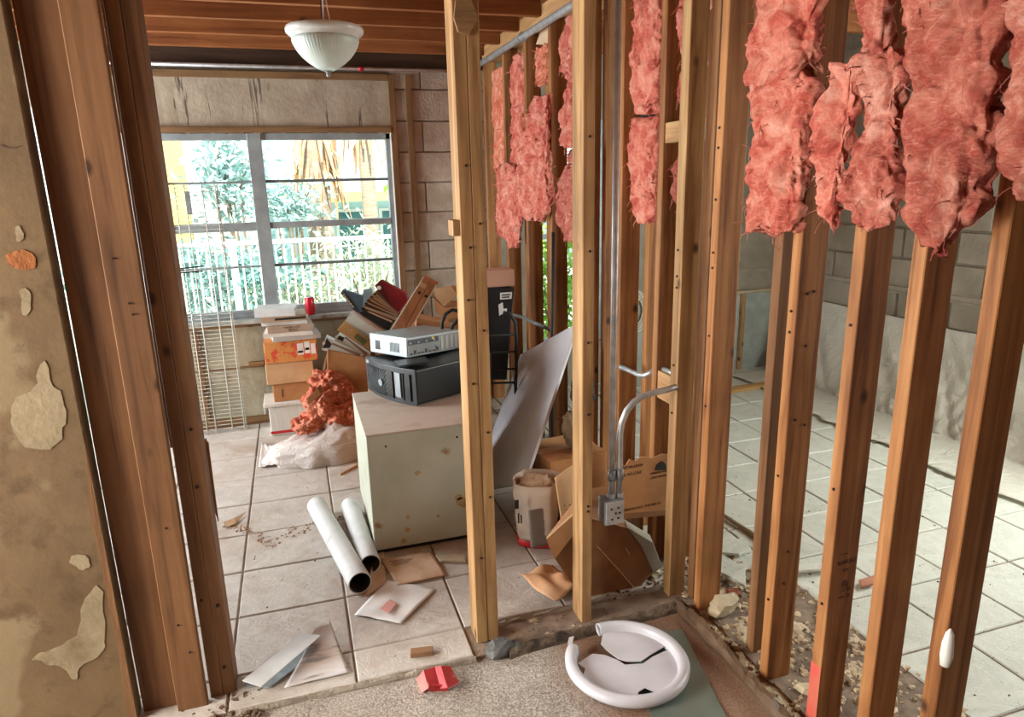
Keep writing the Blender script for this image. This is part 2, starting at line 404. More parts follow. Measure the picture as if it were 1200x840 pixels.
MB().box((WX0-.02, YW-.075, WZ0-.028), (WX1+.02, YW+.03, WZ0)).obj('window_sill', pm('sill_metal', (150,152,146), (176,178,172), 8, .5, .2, c3=(110,98,82), s3=9, t3=(.56,.7)), win, bevel=.004)
MB().box((WX0-.02, YW-.05, WZ0-.05), (WX1+.02, YW+.0, WZ0-.029)).obj('sill_apron', WOODX2, win)
MB().box((WX1, YW-.02, WZ0), (WX1+.022, YW+.05, WZ1+.02)).obj('side_trim', WHITE, win, bevel=.002)
# plaster crumbs left along the head of the window
rnd = random.Random(5)
m = MB()
for k in range(26):
    x = rnd.uniform(-.6, .68); s = rnd.uniform(.006, .022)
    m.box((x, YW-.012, WZ1-.004), (x+s*2, YW+.004, WZ1+s*.8))
stuff(m.obj('plaster_crumbs', PATCH, win))
# door_1: glazed door left of the window (only glimpsed through the gaps of the door post)
door = thing('door_1', 'white glazed door glimpsed through gaps in the left post', 'door', ((DX0+DX1)/2, YW+.1, 0), kind='structure')
MB().box((DX0, YW+.05, 0), (DX0+.07, YW+.1, 2.05)).box((DX1-.07, YW+.05, 0), (DX1, YW+.1, 2.05)).box((DX0+.07, YW+.05, 1.97), (DX1-.07, YW+.1, 2.05)).box((DX0+.07, YW+.05, 0), (DX1-.07, YW+.1, .10)).obj('door_frame', WHITE, door)
MB().box((DX0+.07, YW+.072, .10), (DX1-.07, YW+.076, 1.97)).obj('pane', GLASS, door)

# ------------------------------------------------------------------ setting: ceiling joists
ceiling = thing('ceiling', 'open ceiling of orange-brown wooden joists under a plank deck', 'ceiling', (0, 3, 2.4), kind='structure')
MB().box((-2.6, -2.0, 2.575), (3.95, 5.0, 2.66)).obj('deck', WOODX, ceiling)
JZ = 2.385
ry = random.Random(2)
for k, y in enumerate((.45, .86, 1.27, 1.68, 2.09, 2.46, 2.85, 3.23, 3.60, 3.96, 4.33, 4.70)):
    MB().box((-2.6, y, JZ+ry.uniform(-.003,.003)), (1.318, y+.040, 2.575)).obj('joist', WOODX, ceiling, bevel=.002)
for y in (.0, .9, 1.8, 2.7, 3.6, 4.5):
    MB().box((1.43, y, JZ), (3.9, y+.04, 2.575)).obj('joist', WOODX, ceiling)

# ------------------------------------------------------------------ setting: unseen sides of the shell (hall and rooms go on)
SHELL = pm('plain_wall_paint', (118,98,74), (132,112,86), 3, .85)
wl = thing('wall_outer', 'plain outer walls of the house out of view with window openings', 'wall', (-2.6, 0, 0), kind='structure')
m = MB()
m.box((-2.75, -2.0, 0), (-2.62, -.4, 2.58)).box((-2.75, -.4, 0), (-2.62, 1.95, .55)).box((-2.75, -.4, 2.15), (-2.62, 1.95, 2.58)).box((-2.75, 1.95, 0), (-2.62, 3.2, 2.58))
m.box((-2.75, 3.2, 0), (-2.62, 4.7, .35)).box((-2.75, 3.2, 2.15), (-2.62, 4.7, 2.58)).box((-2.75, 4.7, 0), (-2.62, 5.0, 2.58))
m.obj('left_side', SHELL, wl)
m = MB()
m.box((-2.75, -2.15, 0), (1.55, -2.0, 2.58))
m.box((1.55, -2.15, 0), (4.0, -2.0, 2.58))
m.obj('rear_side', SHELL, wl)

# ------------------------------------------------------------------ setting: left wall board and posts
def left_wall():
    w = thing('wall_left', 'brown patched plaster wall board beside the doorway post', 'wall', (-1.2, 2.03, 0), kind='structure')
    n = 40
    MB().box((-2.6, 2.035, -.02), (-.592, 2.10, 2.58)).obj('wall_board', PLASTER, w, bevel=.003)
    # strip of bare brown board along its right edge
    e = [FY(97,500,2.035), FY(106,600,2.035), FY(124,690,2.035), FY(138,760,2.035), FY(150,840,2.035)]
    poly = [(p.x, 2.0355, p.z) for p in e] + [(-.592, 2.0355, -.02), (-.592, 2.0355, e[0].z)]
    MB().prism(poly, (0, -.003, 0)).obj('bare_strip', RAWBOARD, w)
    FILL = pm('filler_compound', (136,120,92), (152,136,108), 9, .85, bump=.3, bscale=40, c3=(112,92,64), s3=7, t3=(.56,.7))
    def blob(pts, name='filler_patch', mat=FILL, t=.0018):
        P = [FY(x, y, 2.035) for x, y in pts]
        # round the outline
        Q = []
        for i in range(len(P)):
            a, b = P[i], P[(i+1) % len(P)]
            for k in (.2, .4, .6, .8):
                q = a.lerp(b, k); Q.append(q + Vector((nz(q, 40, 3), 0, nz(q, 40, 5)))*.008)
        MB().prism([(q.x, 2.0348, q.z) for q in Q], (0, -t, 0)).obj(name, mat, w)
    blob([(14,470),(40,455),(44,428),(56,420),(58,450),(74,462),(78,490),(70,518),(52,528),(24,522),(12,500)])
    blob([(36,770),(70,758),(92,742),(96,705),(118,680),(124,740),(120,768),(96,778),(88,800),(74,782),(50,776)])
    blob([(8,297),(22,293),(40,300),(42,312),(30,317),(10,312)], 'exposed_brick', pm('exposed_brick', (140,80,38), (158,98,52), 20, .9, bump=.5))
    blob([(16,268),(24,262),(28,276),(20,284)], 'filler_patch'); blob([(22,340),(34,336),(38,360),(28,372),(22,356)], 'filler_patch')
    blob([(84,648),(104,652),(108,664),(96,668),(82,660)], 'filler_patch')
    blob([(0,171),(24,172),(24,174),(0,173.5)], 'crack', INKB, .001)
    return w
left_wall()

wall_front = thing('wall_front', 'front stud partition with a doorway between aged double studs', 'wall', (.5, 2.05, 0), kind='structure')
def stud(name, wallobj, x0, x1, y0, y1, z0, z1, mat, jit=0, seed=0):
    m = MB(); n = 14; r = random.Random(seed)
    b = .0022
    vs = []; fs = []
    for k in range(n+1):
        z = z0+(z1-z0)*k/n; dx = jit*nz((seed, 0, z), 1.2, seed); dy = jit*nz((0, seed, z), 1.2, seed+3)
        ring = [(x0+b,y0),(x1-b,y0),(x1,y0+b),(x1,y1-b),(x1-b,y1),(x0+b,y1),(x0,y1-b),(x0,y0+b)]
        vs += [(x+dx, y+dy, z) for x, y in ring]
    for k in range(n):
        for i in range(8): fs.append((k*8+i, k*8+(i+1) % 8, (k+1)*8+(i+1) % 8, (k+1)*8+i))
    fs += [tuple(range(8))[::-1], tuple(range(n*8, n*8+8))]
    return m.add(vs, fs).obj(name, mat, wallobj)
NAILM = pm('nail_steel', (40,34,30), None, rough=.5, metal=.6)
TOP = 2.575
# left door posts: two flat boards then a doubled jamb stud
s = stud('post_board', wall_front, -.582, -.470, 2.070, 2.108, -.02, TOP, WOODZR, .002, 11)
s = stud('post_board', wall_front, -.478, -.3925, 2.036, 2.066, -.02, TOP, WOODZR, .003, 12)
stud('jamb_stud', wall_front, -.388, -.3515, 2.068, 2.157, .0, TOP, WOODZR, .001, 13)
stud('jamb_stud', wall_front, -.351, -.3125, 2.070, 2.159, .0, TOP, WOODZR, .001, 14)
MB().box((-.3985, 2.10, .84), (-.3872, 2.13, 2.57)).obj('gap_blocker', WOODZR, wall_front)  # strip added to block daylight through the upper gap
# right door studs
stud('jamb_stud', wall_front, .484, .523, 2.045, 2.134, .0, TOP, WOODZ2, .001, 15)
stud('jamb_stud', wall_front, .524, .563, 2.046, 2.135, .0, TOP, WOODZ2, .001, 16)
stud('stud', wall_front, .878, .917, 2.035, 2.124, -.005, TOP, WOODZ2, .001, 17)
# nail heads on the faces
def nails(wallobj, pts, n=(0,-1,0), r=.004):
    for p in pts:
        q = Vector(p); nn = Vector(n)
        MB().tube([q, q+nn*.003], r, 8).obj('nail', NAILM, wallobj)
nails(wall_front, [(x, 2.0445, z) for x, z in ((.508,1.62),(.545,1.45),(.512,1.38),(.50,1.22),(.546,1.12),(.505,.95),(.548,.78),(.548,.55),(.51,.33))])
nails(wall_front, [(x, 2.0345, z) for x, z in ((.90,1.7),(.902,1.35),(.898,1.05),(.9,.8),(.9,.46),(.9,.44))])
nails(wall_front, [(x, 2.0355, z) for x, z in ((-.43,1.28),(-.425,1.25),(-.45,1.4),(-.43,.62),(-.44,.3),(-.42,.2))], r=.003)
nails(wall_front, [(x, 2.0695, z) for x, z in ((-.33,.32),(-.338,.72),(-.332,.9),(-.337,.1),(-.372,.35))], r=.005)
# small wooden hinge block and plywood scrap on the door stud
a = FY(540, 258, 2.05); b = FY(552, 276, 2.05)
MB().box((.462, 2.05, b.z), (.484, 2.115, a.z)).obj('hinge_block', WOODZ2, wall_front, bevel=.002)
P = [FY(x, y, 2.044) for x, y in ((531,22),(533,2),(546,-10),(560,22),(548,42),(536,38))]
MB().prism([(p.x, 2.044, p.z) for p in P], (0, -.012, 0)).obj('plywood_scrap', WOODX2, wall_front)
# loose splinter hanging on the inner side of the left jamb
MB().prism([FY(240,515,2.17), FY(244,520,2.17), FY(256,612,2.17), FY(248,590,2.17)], (0, .012, 0)).obj('splinter', WOODZR, wall_front)
nails(wall_front, [(-.312, 2.17, .83), (-.312, 2.17, .795)], (1,0,0), .003)
MB().tube([(-.313, 2.16, FY(210,320,2.16).z), (-.255, 2.16, FY(210,320,2.16).z+.002)], .002, 6).tube([(-.313, 2.165, FY(210,315,2.16).z), (-.250, 2.165, FY(210,315,2.16).z+.004)], .002, 6).obj('bent_nail', NAILM, wall_front)
# front mortar ridges under the partition and the corner
def ridge(name, pts, w, h, mat, parent, seed, z0=-.02):
    m = MB(); P = [Vector(p) for p in pts]; n = 60; L = []
    for i in range(n+1):
        t = i/n*(len(P)-1); k = min(int(t), len(P)-2); L.append(P[k].lerp(P[k+1], t-k))
    vs = []; fs = []
    for i, p in enumerate(L):
        d = (L[min(i+1, n)]-L[max(i-1, 0)]).normalized(); s = Vector((d.y, -d.x, 0))
        for j, (a, b) in enumerate(((-.5,0),(-.46,.7),(-.2,1),(.2,.95),(.46,.6),(.5,0))):
            q = p + s*(a*w*(1+.35*nz((p.x, p.y, j), 14, seed))) ; q.z = z0 + h*b*(1+.45*nz((p.x*2, p.y*2, j*.5), 12, seed+1))
            vs.append(q)
    for i in range(n):
        for j in range(5): fs.append((i*6+j, i*6+j+1, (i+1)*6+j+1, (i+1)*6+j))
    fs += [tuple(range(6)), tuple(range(n*6, n*6+6))[::-1]]
    return m.add(vs, fs).obj(name, mat, parent, smooth=False, fix=True)
MORTD = pm('dark_mortar', (92,78,64), (124,106,88), 16, .95, bump=.9, bscale=70, c3=(58,46,36), s3=11, t3=(.5,.65), bdist=.02)
MORTG = pm('grey_mortar', (132,122,108), (158,148,134), 16, .95, bump=.8, bscale=70)
ridge('mortar_ridge', [(.575, 1.965, 0), (.90, 1.985, 0), (1.28, 2.0, 0)], .035, .040, MORTD, wall_front, 3)
ridge('tile_edge', [(.57, 2.128, 0), (.88, 2.135, 0), (1.33, 2.14, 0)], .02, .024, MORTG, wall_front, 4)
ridge('threshold_edge', [(-.31, 1.978, 0), (.46, 1.976, 0)], .022, .020, MORTG, wall_front, 8)

# ------------------------------------------------------------------ right stud wall (runs from the hall into the far room)
wall_right = thing('wall_right', 'bare stud wall hung with pink insulation along the right side', 'wall', (1.36, 2.3, 0), kind='structure')
XB = 1.325
C_STUDS = [(4.74,WOODZ),(4.285,WOODZ),(3.875,WOODZ),(3.485,WOODZ),(3.072,WOODZ),(2.665,WOODZ),(2.335,WOODZ)]
for i, (y, mt) in enumerate(C_STUDS):
    stud('stud', wall_right, XB, XB+.089, y, y+.038, 0, 2.35, mt, .0015, 20+i)
for i, y in enumerate((4.20, 3.80, 3.41, 3.04, 2.607, 2.29)):      # second row of studs on the far side
    stud('stud', wall_right, XB+.10, XB+.189, y, y+.038, 0, 2.35, WOODZ, .0015, 40+i)
stud('corner_stud', wall_right, 1.262, 1.330, 2.075, 2.125, -.01, 2.36, WOODZ2, .001, 50)
stud('corner_stud', wall_right, XB+.012, XB+.10, 2.030, 2.068, -.01, 2.36, WOODZR, .001, 51)
B_STUDS = [(1.950,XB-.01,WOODZ),(1.690,XB+.035,WOODZR),(1.563,XB-.005,WOODZ),(1.349,XB,WOODZ),(1.174,XB,WOODZ),(.996,XB,WOODZ),(.62,XB,WOODZR),(.2,XB,WOODZ)]
for i, (y, x, mt) in enumerate(B_STUDS):
    stud('stud', wall_right, x, x+.089, y, y+.038, -.012, 2.36, mt, .0015, 60+i)
MB().box((XB-.004, 2.0, 2.355), (XB+.085, 4.8, 2.44)).obj('top_plate', WOODY, wall_right, bevel=.002)
MB().box((XB-.004, -1.0, 2.355), (XB+.085, 1.998, 2.44)).obj('top_plate', WOODY, wall_right, bevel=.002)
MB().box((XB+.09, -1.0, 2.355), (XB+.19, 4.8, 2.44)).obj('top_plate', WOODY, wall_right, bevel=.002)
# blocking between studs
def blk(y0, y1, z0, z1, x0=XB+.005, x1=XB+.04, mat=None):
    MB().box((x0, y0, z0), (x1, y1, z1)).obj('blocking', mat or WOODY, wall_right, bevel=.002)
p, q = FX(779, 148, 1.33), FX(805, 163, 1.33); blk(2.126, 2.334, q.z-.005, p.z+.012)
p, q = FX(770, 442, 1.33), FX(792, 478, 1.33); blk(2.126, 2.334, q.z+.0, p.z+.03)
ridge('sill_ridge', [(1.262, 2.02, 0), (1.268, 1.7, 0), (1.255, 1.40, 0), (1.25, .9, 0)], .042, .048, WOODGREY, wall_right, 7)
nails(wall_right, [(XB-.011, 1.969, z) for z in (1.72,1.66,1.5,1.33,1.28,1.05,.8)]+[(XB-.006, 1.582, z) for z in (1.75,1.47,1.2,1.14,.7,.28)]+[(XB-.001, 1.368, z) for z in (1.2,.75,.4)], (-1,0,0), .004)
nails(wall_right, [(x, 1.5625, z) for x, z in ((1.35,1.25),(1.372,1.255),(1.36,1.1),(1.345,.88),(1.38,.86),(1.36,.45),(1.355,.34))])
nails(wall_right, [(1.261, 2.10, z) for z in (1.24,1.2,1.33,.92,.74)], (-1,0,0), .004)
# red painted foot of one stud and the lumber stamp on it
MB().box((XB-.0008, 1.3482, .0), (XB-.0001, 1.3875, .20)).obj('red_paint', pm('red_spray_paint', (190,70,62), (176,110,78), 9, .7, st=(1,1,.4), lo=.45, hi=.7), wall_right)
def text_obj(body, size, M, mat, parent, name='lettering', extr=.0003, align='LEFT'):
    c = bpy.data.curves.new(name, 'FONT'); c.body = body; c.size = size; c.extrude = extr; c.align_x = align
    o = bpy.data.objects.new(name+'_tmp', c); COL.objects.link(o)
    dg = bpy.context.evaluated_depsgraph_get(); me = bpy.data.meshes.new_from_object(o.evaluated_get(dg))
    bpy.data.objects.remove(o); bpy.data.curves.remove(c)
    me.transform(M); me.materials.clear(); me.materials.append(mat); me.name = name
    t = bpy.data.objects.new(name, me); COL.objects.link(t)
    if parent is not None:
        t.parent = parent
        if parent.type == 'EMPTY': t.matrix_parent_inverse = parent.matrix_basis.inverted()
    return t
def frame(o, x, y):      # local x axis and y axis -> matrix
    x = Vector(x).normalized(); y = (Vector(y) - x*Vector(y).dot(x)).normalized(); z = x.cross(y)
    return Matrix(((x.x,y.x,z.x,o[0]),(x.y,y.y,z.y,o[1]),(x.z,y.z,z.z,o[2]),(0,0,0,1)))
for body, px, py, sz in (('ILAKA I', 981.5, 663, .0185), ('775', 987, 671, .015), ('@', 986, 687, .022), ('1 2 55', 984, 694, .014), ('wtw  75', 982, 702, .012), ('- ----', 984, 652, .016)):
    p = FY(px, py, 1.3485); text_obj(body, sz, frame((p.x, 1.3482, p.z), (1,0,.05), (0,0,1)), INK, wall_right, 'lumber_stamp')
# white foam lump stuck on a stud
o = MB(); c = FX(1111, 757, XB)
o.lathe([(.001,-.05),(.010,-.045),(.013,-.02),(.012,.01),(.009,.035),(.001,.05)], (XB-.006, c.y-.004, c.z), 14, lambda j, a: 1+.25*nz((math.cos(a), math.sin(a), j), 2, 9))
o.obj('foam_lump', WHITE, wall_right, smooth=True)

# ------------------------------------------------------------------ right room far side
XR = 3.85
wall_rr = thing('wall_far_right', 'pale block wall of the side room with a ledge course', 'wall', (XR, 2.5, 0), kind='structure')
MB().box((XR+.02, 2.6, 0), (XR+.2, 5.0, 2.58)).box((XR+.02, -2.0, 0), (XR+.2, 2.6, .55)).box((XR+.02, -2.0, 2.15), (XR+.2, 2.6, 2.58)).box((XR+.02, -2.0, .55), (XR+.2, .9, 2.15)).obj('wall_core', JOINT2, wall_rr)
cache = {}
def block_yz(y0, y1, z0, z1, x, mat, seed=0):
    key = (round(y1-y0, 3), round(z1-z0, 3), mat.name)
    if key not in cache:
        a, b = key[0]/2-.004, key[1]/2-.004; t = .006
        me = MB().add([(0.02,-a,-b),(.02,a,-b),(.02,a,b),(.02,-a,b),(0,-a+t,-b+t),(0,a-t,-b+t),(0,a-t,b-t),(0,-a+t,b-t)], [(4,7,6,5),(0,4,5,1),(1,5,6,2),(2,6,7,3),(3,7,4,0)]).mesh('block'); me.materials.append(mat); cache[key] = me
    o = bpy.data.objects.new('block', cache[key]); COL.objects.link(o); o.parent = wall_rr
    o.matrix_parent_inverse = wall_rr.matrix_basis.inverted(); o.location = (x, (y0+y1)/2, (z0+z1)/2); return o
for k in range(12):
    z0 = .02+.2*k
    y = 2.6 + (.2 if k % 2 else 0)
    while y < 4.8:
        block_yz(y, min(y+.4, 4.81), z0, z0+.2, XR+.001+.002*((int(y*10)+k) % 3), BLOCK2); y += .4
MB().box((XR-.022, 2.6, .805), (XR+.01, 4.80, .835)).box((XR-.012, 2.6, .785), (XR+.01, 4.80, .803)).obj('ledge', BLOCK2, wall_rr, bevel=.004)
wall_rb = thing('wall_back_right', 'end wall of the side room with a garden window', 'wall', (2.6, YW, 0), kind='structure')
m = MB()
m.box((1.42, YW, 0), (1.62, YW+.2, 2.58)).box((1.62, YW, 0), (2.28, YW+.2, .35)).box((1.62, YW, 2.0), (2.28, YW+.2, 2.58)).box((2.28, YW, 0), (XR, YW+.2, 2.58))
m.obj('wall_core', BLOCK2, wall_rb)
MB().box((2.30, YW-.04, 0), (XR, YW-.001, .64)).obj('low_block_wall', BLUEBLOCK, wall_rb)
MB().box((2.30, YW-.06, .641), (XR, YW-.001, .665)).obj('plaster_ledge', PATCH, wall_rb, bevel=.006)
MB().box((3.46, YW-.062, .0), (3.50, YW-.041, .64)).obj('furring_strip', WOODZ2, wall_rb)
MB().box((2.9, YW-.012, .805), (XR, YW-.001, .835)).obj('ledge', BLOCK2, wall_rb)
win2 = thing('window_2', 'narrow garden window glimpsed between the far studs', 'window', (1.95, YW, .35), kind='structure')
MB().box((1.62, YW+.05, .35), (1.66, YW+.1, 2.0)).box((2.24, YW+.05, .35), (2.28, YW+.1, 2.0)).box((1.66, YW+.05, .35), (2.24, YW+.1, .39)).box((1.66, YW+.05, 1.96), (2.24, YW+.1, 2.0)).box((1.66, YW+.05, 1.15), (2.24, YW+.1, 1.19)).obj('frame', ALU, win2)
MB().box((1.66, YW+.07, .39), (2.24, YW+.074, 1.96)).obj('pane', GLASS, win2)

def plastic_sheet():
    m = MB(); N = 120; Mv = 26
    def fn(u, v):
        y = .9 + 3.7*u
        top = .62 + .012*nz((y*3, 0, 0), 2, 1)
        f = nz((y*2.2, v*.5, 0), 1.6, 2)*.7 + abs(nz((y*5+v*2.5, v*1.2, 0), 1.3, 3))*1.3 - .3 + abs(nz((y*9-v*3, v, 4), 1.3, 3))*.5
        if v < .72:
            t = v/.72; z = top*(1-t)+.012; x = XR-.028 - .12*t*t - (.085*t+.008)*(.5+f)
        else:
            t = (v-.72)/.28; z = .012+.006*(1+f); x = XR-.15 - .05*(.5+f) - .42*t*(1+.25*nz((y*2, 0, 3), 1, 4))
        return (x, y, z)
    m.grid(fn, N*2, Mv*2)
    N_ = NT('clear_plastic_sheeting'); mm = N_.done(lin((232,230,216)), .3, 0, .5, .0)
    v = N_.coord((1,1,1)); N_.bump(N_.noise(v, 9, 6, .6, 2.5), .8, .03)
    N_.b.inputs['Subsurface Weight'].default_value = 0.0
    tr = N_.n('ShaderNodeBsdfTranslucent'); tr.inputs['Color'].default_value = (*lin((214,212,190)), 1)
    mx = N_.n('ShaderNodeMixShader'); mx.inputs[0].default_value = .3
    out = N_.t.nodes['Material Output']; N_.l(N_.b.outputs[0], mx.inputs[1]); N_.l(tr.outputs[0], mx.inputs[2]); N_.l(mx.outputs[0], out.inputs['Surface'])
    o = m.obj('plastic_sheeting', mm, smooth=True, solid=.001)
    tag(o, 'creased pale plastic sheeting draped along the base of the side room wall', 'plastic sheet')
plastic_sheet()
p0, p1 = FZ(860, 459, .01), FZ(886, 455, .01)
d = (p1-p0).normalized(); M = frame((p0.x, p0.y, 0), d, Vector((-d.y, d.x, 0)))
tag(MB().box((-.5, 0, .0), (.42, .09, .022), M).obj('wood_plank', wood('plank_wood', (176,136,82), (196,158,104), (140,100,56), 0), bevel=.002), 'loose wooden plank lying across the tiles by the pale blue wall', 'plank')

# ------------------------------------------------------------------ insulation batts
def batt(label, rows, xf, xb, mat, seed, amp=.016, group='pink insulation batts in the right stud wall', wisps=120, name='insulation_batt', m_=84, n_=120, plane=None, power=3.2, fine=1.0):
    xp = plane if plane is not None else xf+.02
    R = []
    for y, xl, xr in rows:
        a, b = FX(xl, y, xp), FX(xr, y, xp); R.append((a.y, b.y, (a.z+b.z)/2))
    if rows[0][0] < 0: R[0] = (R[1][0], R[1][1], 2.33)
    ZT = [abs(R[i+1][2]-R[i][2]) for i in range(len(R)-1)]; ZS = sum(ZT)
    def at(t):
        t = t*ZS; k = 0
        while k < len(ZT)-1 and t > ZT[k]: t -= ZT[k]; k += 1
        u = min(1.0, t/max(ZT[k], 1e-6)); return [R[k][i]*(1-u)+R[k+1][i]*u for i in range(3)]
    M = MB(); vs = []; fs = []
    cx = (xf+xb)/2; hx = (xb-xf)/2
    for j in range(n_+1):
        t = j/n_; ya, yb, z = at(t); e = min(t, 1-t)*n_
        sh = 1.0 if e >= 4 else [.05, .62, .82, .92][int(e)]
        cy = (ya+yb)/2; hy = abs(ya-yb)/2
        for i in range(m_):
            a = 2*math.pi*i/m_; c, s_ = math.cos(a), math.sin(a)
            ux = math.copysign(abs(c)**(2/power), c); uy = math.copysign(abs(s_)**(2/power), s_)
            p = Vector((cx+ux*hx*sh, cy+uy*hy*sh, z)); nrm = Vector((c, s_, 0))
            w_ = Vector((p.x, p.y, p.z*.8)) + Vector((nz(p, 14, seed+6), nz(p, 14, seed+7), nz(p, 14, seed+8)))*.03
            d = amp*(1.1*fb(p, 7, seed, 2) + 1.7*abs(nz(w_, 15, seed+1)) + fine*(.9*abs(nz(w_, 34, seed+2)) + .5*nz(w_, 75, seed+3)) - .9) - amp*1.3*max(0, .25-abs(nz((p.x*.5, p.y*.5, z), 8, seed+5)))*2
            p = p + nrm*d*(.4+.6*sh); p.z += amp*1.0*nz(p, 16, seed+4) + (amp*1.6*nz((p.x, p.y, seed), 22, seed+9) if e < 6 else 0)
            vs.append(p)
    for j in range(n_):
        for i in range(m_): fs.append((j*m_+i, j*m_+(i+1) % m_, (j+1)*m_+(i+1) % m_, (j+1)*m_+i))
    fs += [tuple(range(m_)), tuple(range(n_*m_, n_*m_+m_))]
    M.add(vs, fs)
    base = at(1.0); top = at(0.0)
    t_ = thing(name, label, 'insulation', (cx, (base[0]+base[1])/2, base[2]), group=group)
    M.obj('batt_body', mat, t_, smooth=True, fix=True)
    r = random.Random(seed); W = MB()
    for k in range(wisps):
        j = r.randrange(3, n_-2); i = r.randrange(m_); p = Vector(vs[j*m_+i]); c = Vector((cx, (at(j/n_)[0]+at(j/n_)[1])/2, p.z)); n0 = (p-c).normalized()
        if n0.x > .3: continue
        q = [p-n0*.004]; dd = (n0*.5 + Vector((r.uniform(-1,1), r.uniform(-1,1), r.uniform(-1.6,.6)))).normalized()
        L = r.uniform(.005, .018)
        for s in range(3):
            dd = (dd + Vector((r.uniform(-.7,.7), r.uniform(-.7,.7), r.uniform(-.9,.2)))).normalized(); q.append(q[-1]+dd*L)
        k_ = r.uniform(.18, .5)*(1 if fine < 1 else 1.6); W.tube(q, [.004*k_, .0036*k_, .0026*k_, .0007], 4)
    if W.v: stuff(W.obj('loose_fibres', mat, t_, smooth=True))
    return t_

batt('short upper pink batt touching the photo top, left of the tall front stud', [(-40,880,958),(0,879,955),(40,872,953),(85,868,950),(98,876,946)], 1.265, 1.352, PINK, 101, .022, fine=.7)
batt('long pink batt with a hanging strip left of the tall front stud', [(84,880,949),(100,872,946),(140,875,943),(200,871,938),(245,869,934),(268,872,928),(276,878,900)], 1.262, 1.350, PINK, 102, .022, fine=.7)
batt('small rolled pink piece hanging just right of the tall front stud', [(72,962,1004),(100,962,1006),(150,957,1000),(200,950,992),(235,955,985),(262,962,982)], 1.255, 1.318, PINK, 103, .022, fine=.7)
batt('upper pink strip under the ceiling, right of the tall front stud', [(-40,1003,1045),(0,1003,1044),(40,1006,1043),(66,1010,1046)], 1.255, 1.32, PINKR, 104, .022, fine=.7)
batt('dark-bottomed pink batt folded against the big hanging tongue', [(58,1000,1056),(90,1003,1058),(150,996,1056),(210,988,1052),(250,982,1050),(266,988,1044)], 1.245, 1.315, PINKR, 105, .022, fine=.7)
batt('largest darker pink tongue of insulation, tapering to a rounded tip', [(-40,1046,1178),(20,1046,1178),(60,1053,1174),(110,1056,1172),(170,1054,1164),(220,1054,1150),(262,1060,1134),(286,1072,1112),(298,1084,1100)], 1.195, 1.290, PINKR, 106, .022, fine=.7, n_=150, m_=110, wisps=160)
batt('darker pink batt at the right edge of the photo', [(-40,1176,1300),(20,1178,1300),(60,1170,1300),(120,1172,1296),(190,1170,1290),(225,1178,1270),(248,1194,1250)], 1.21, 1.305, PINKR, 107, .022, fine=.7)
# deeper bays towards the window
batt('upper pink batt beside the vertical steel conduit', [(-40,742,774),(0,741,774),(50,742,775),(100,740,773),(134,741,771)], 1.335, 1.41, PINK, 111, .012)
batt('lower pink batt beside the vertical steel conduit, below a black gap', [(136,740,772),(170,736,771),(220,737,769),(250,741,768),(262,744,764)], 1.335, 1.41, PINK, 112, .012)
batt('narrow pink strip at the top, half hidden by the corner stud', [(-40,798,822),(30,796,820),(80,798,818),(122,797,812)], 1.345, 1.41, PINK, 113, .010)
batt('small pink tuft half hidden by the corner stud, below the wooden blocking', [(170,801,812),(200,788,812),(225,787,810),(246,795,808)], 1.345, 1.40, PINKR, 114, .012)
batt('tall pink batt just left of the single front stud, under the steel pipe', [(16,662,684),(40,654,684),(75,656,682),(100,664,680),(130,654,682),(172,656,682)], 1.325, 1.40, PINK, 115, .018)
batt('torn pink flap hanging in front of the studs, left of the single front stud', [(172,672,690),(200,661,690),(230,652,690),(258,652,688),(285,664,678)], 1.285, 1.322, PINKR, 116, .016)
batt('shaggy pink lump drooping over a stud, mid wall under the pipe', [(112,622,644),(150,614,643),(180,604,642),(200,606,644),(235,604,644),(258,606,640)], 1.27, 1.322, PINK, 117, .020)
batt('short pale pink batt below paper scraps high on the stud wall', [(54,628,645),(75,629,644),(98,628,642)], 1.335, 1.41, ORANGE, 118, .010)
batt('pink batt in the second bay from the far corner', [(60,600,616),(90,598,616),(130,598,614),(170,600,614),(215,600,613)], 1.325, 1.40, PINK, 119, .014)
batt('flat orange-pink batt in the bay at the far corner', [(78,577,592),(120,577,593),(160,579,593),(200,579,593)], 1.335, 1.41, ORANGE, 120, .008)
batt('ragged pink clump low in the bay at the far corner', [(195,580,606),(220,583,614),(255,584,612),(280,590,610),(290,596,606)], 1.285, 1.322, PINK, 121, .018)
batt('small pink clump hanging lowest beside the far corner', [(214,583,594),(250,583,596),(276,584,594)], 1.29, 1.33, PINK, 122, .012)

# black vapour paper left in three bays
for (xl, xr, yt, yb), lab in (((628,642,172,192), 'torn black paper scrap in the bay under the pink batts'), ((748,772,126,138), 'black paper strip between the two batts beside the conduit'), ((650,655,268,300), 'black paper tip below the torn pink flap')):
    a, b = FX(xl, yt, 1.40), FX(xr, yb, 1.40)
    tag(MB().box((1.395, b.y, b.z), (1.40, a.y, a.z)).obj('paper_scrap', BLACKPAPER), lab, 'paper')
a = FX(636, 42, 1.36); b = FX(642, 55, 1.36)
tag(MB().prism([FX(628,52,1.36), FX(634,35,1.36), FX(643,30,1.36), FX(643,52,1.36)], (.02, 0, 0)).obj('paper_scrap', PAPERB), 'pale torn paper tucked under the steel pipe above a short batt', 'paper')

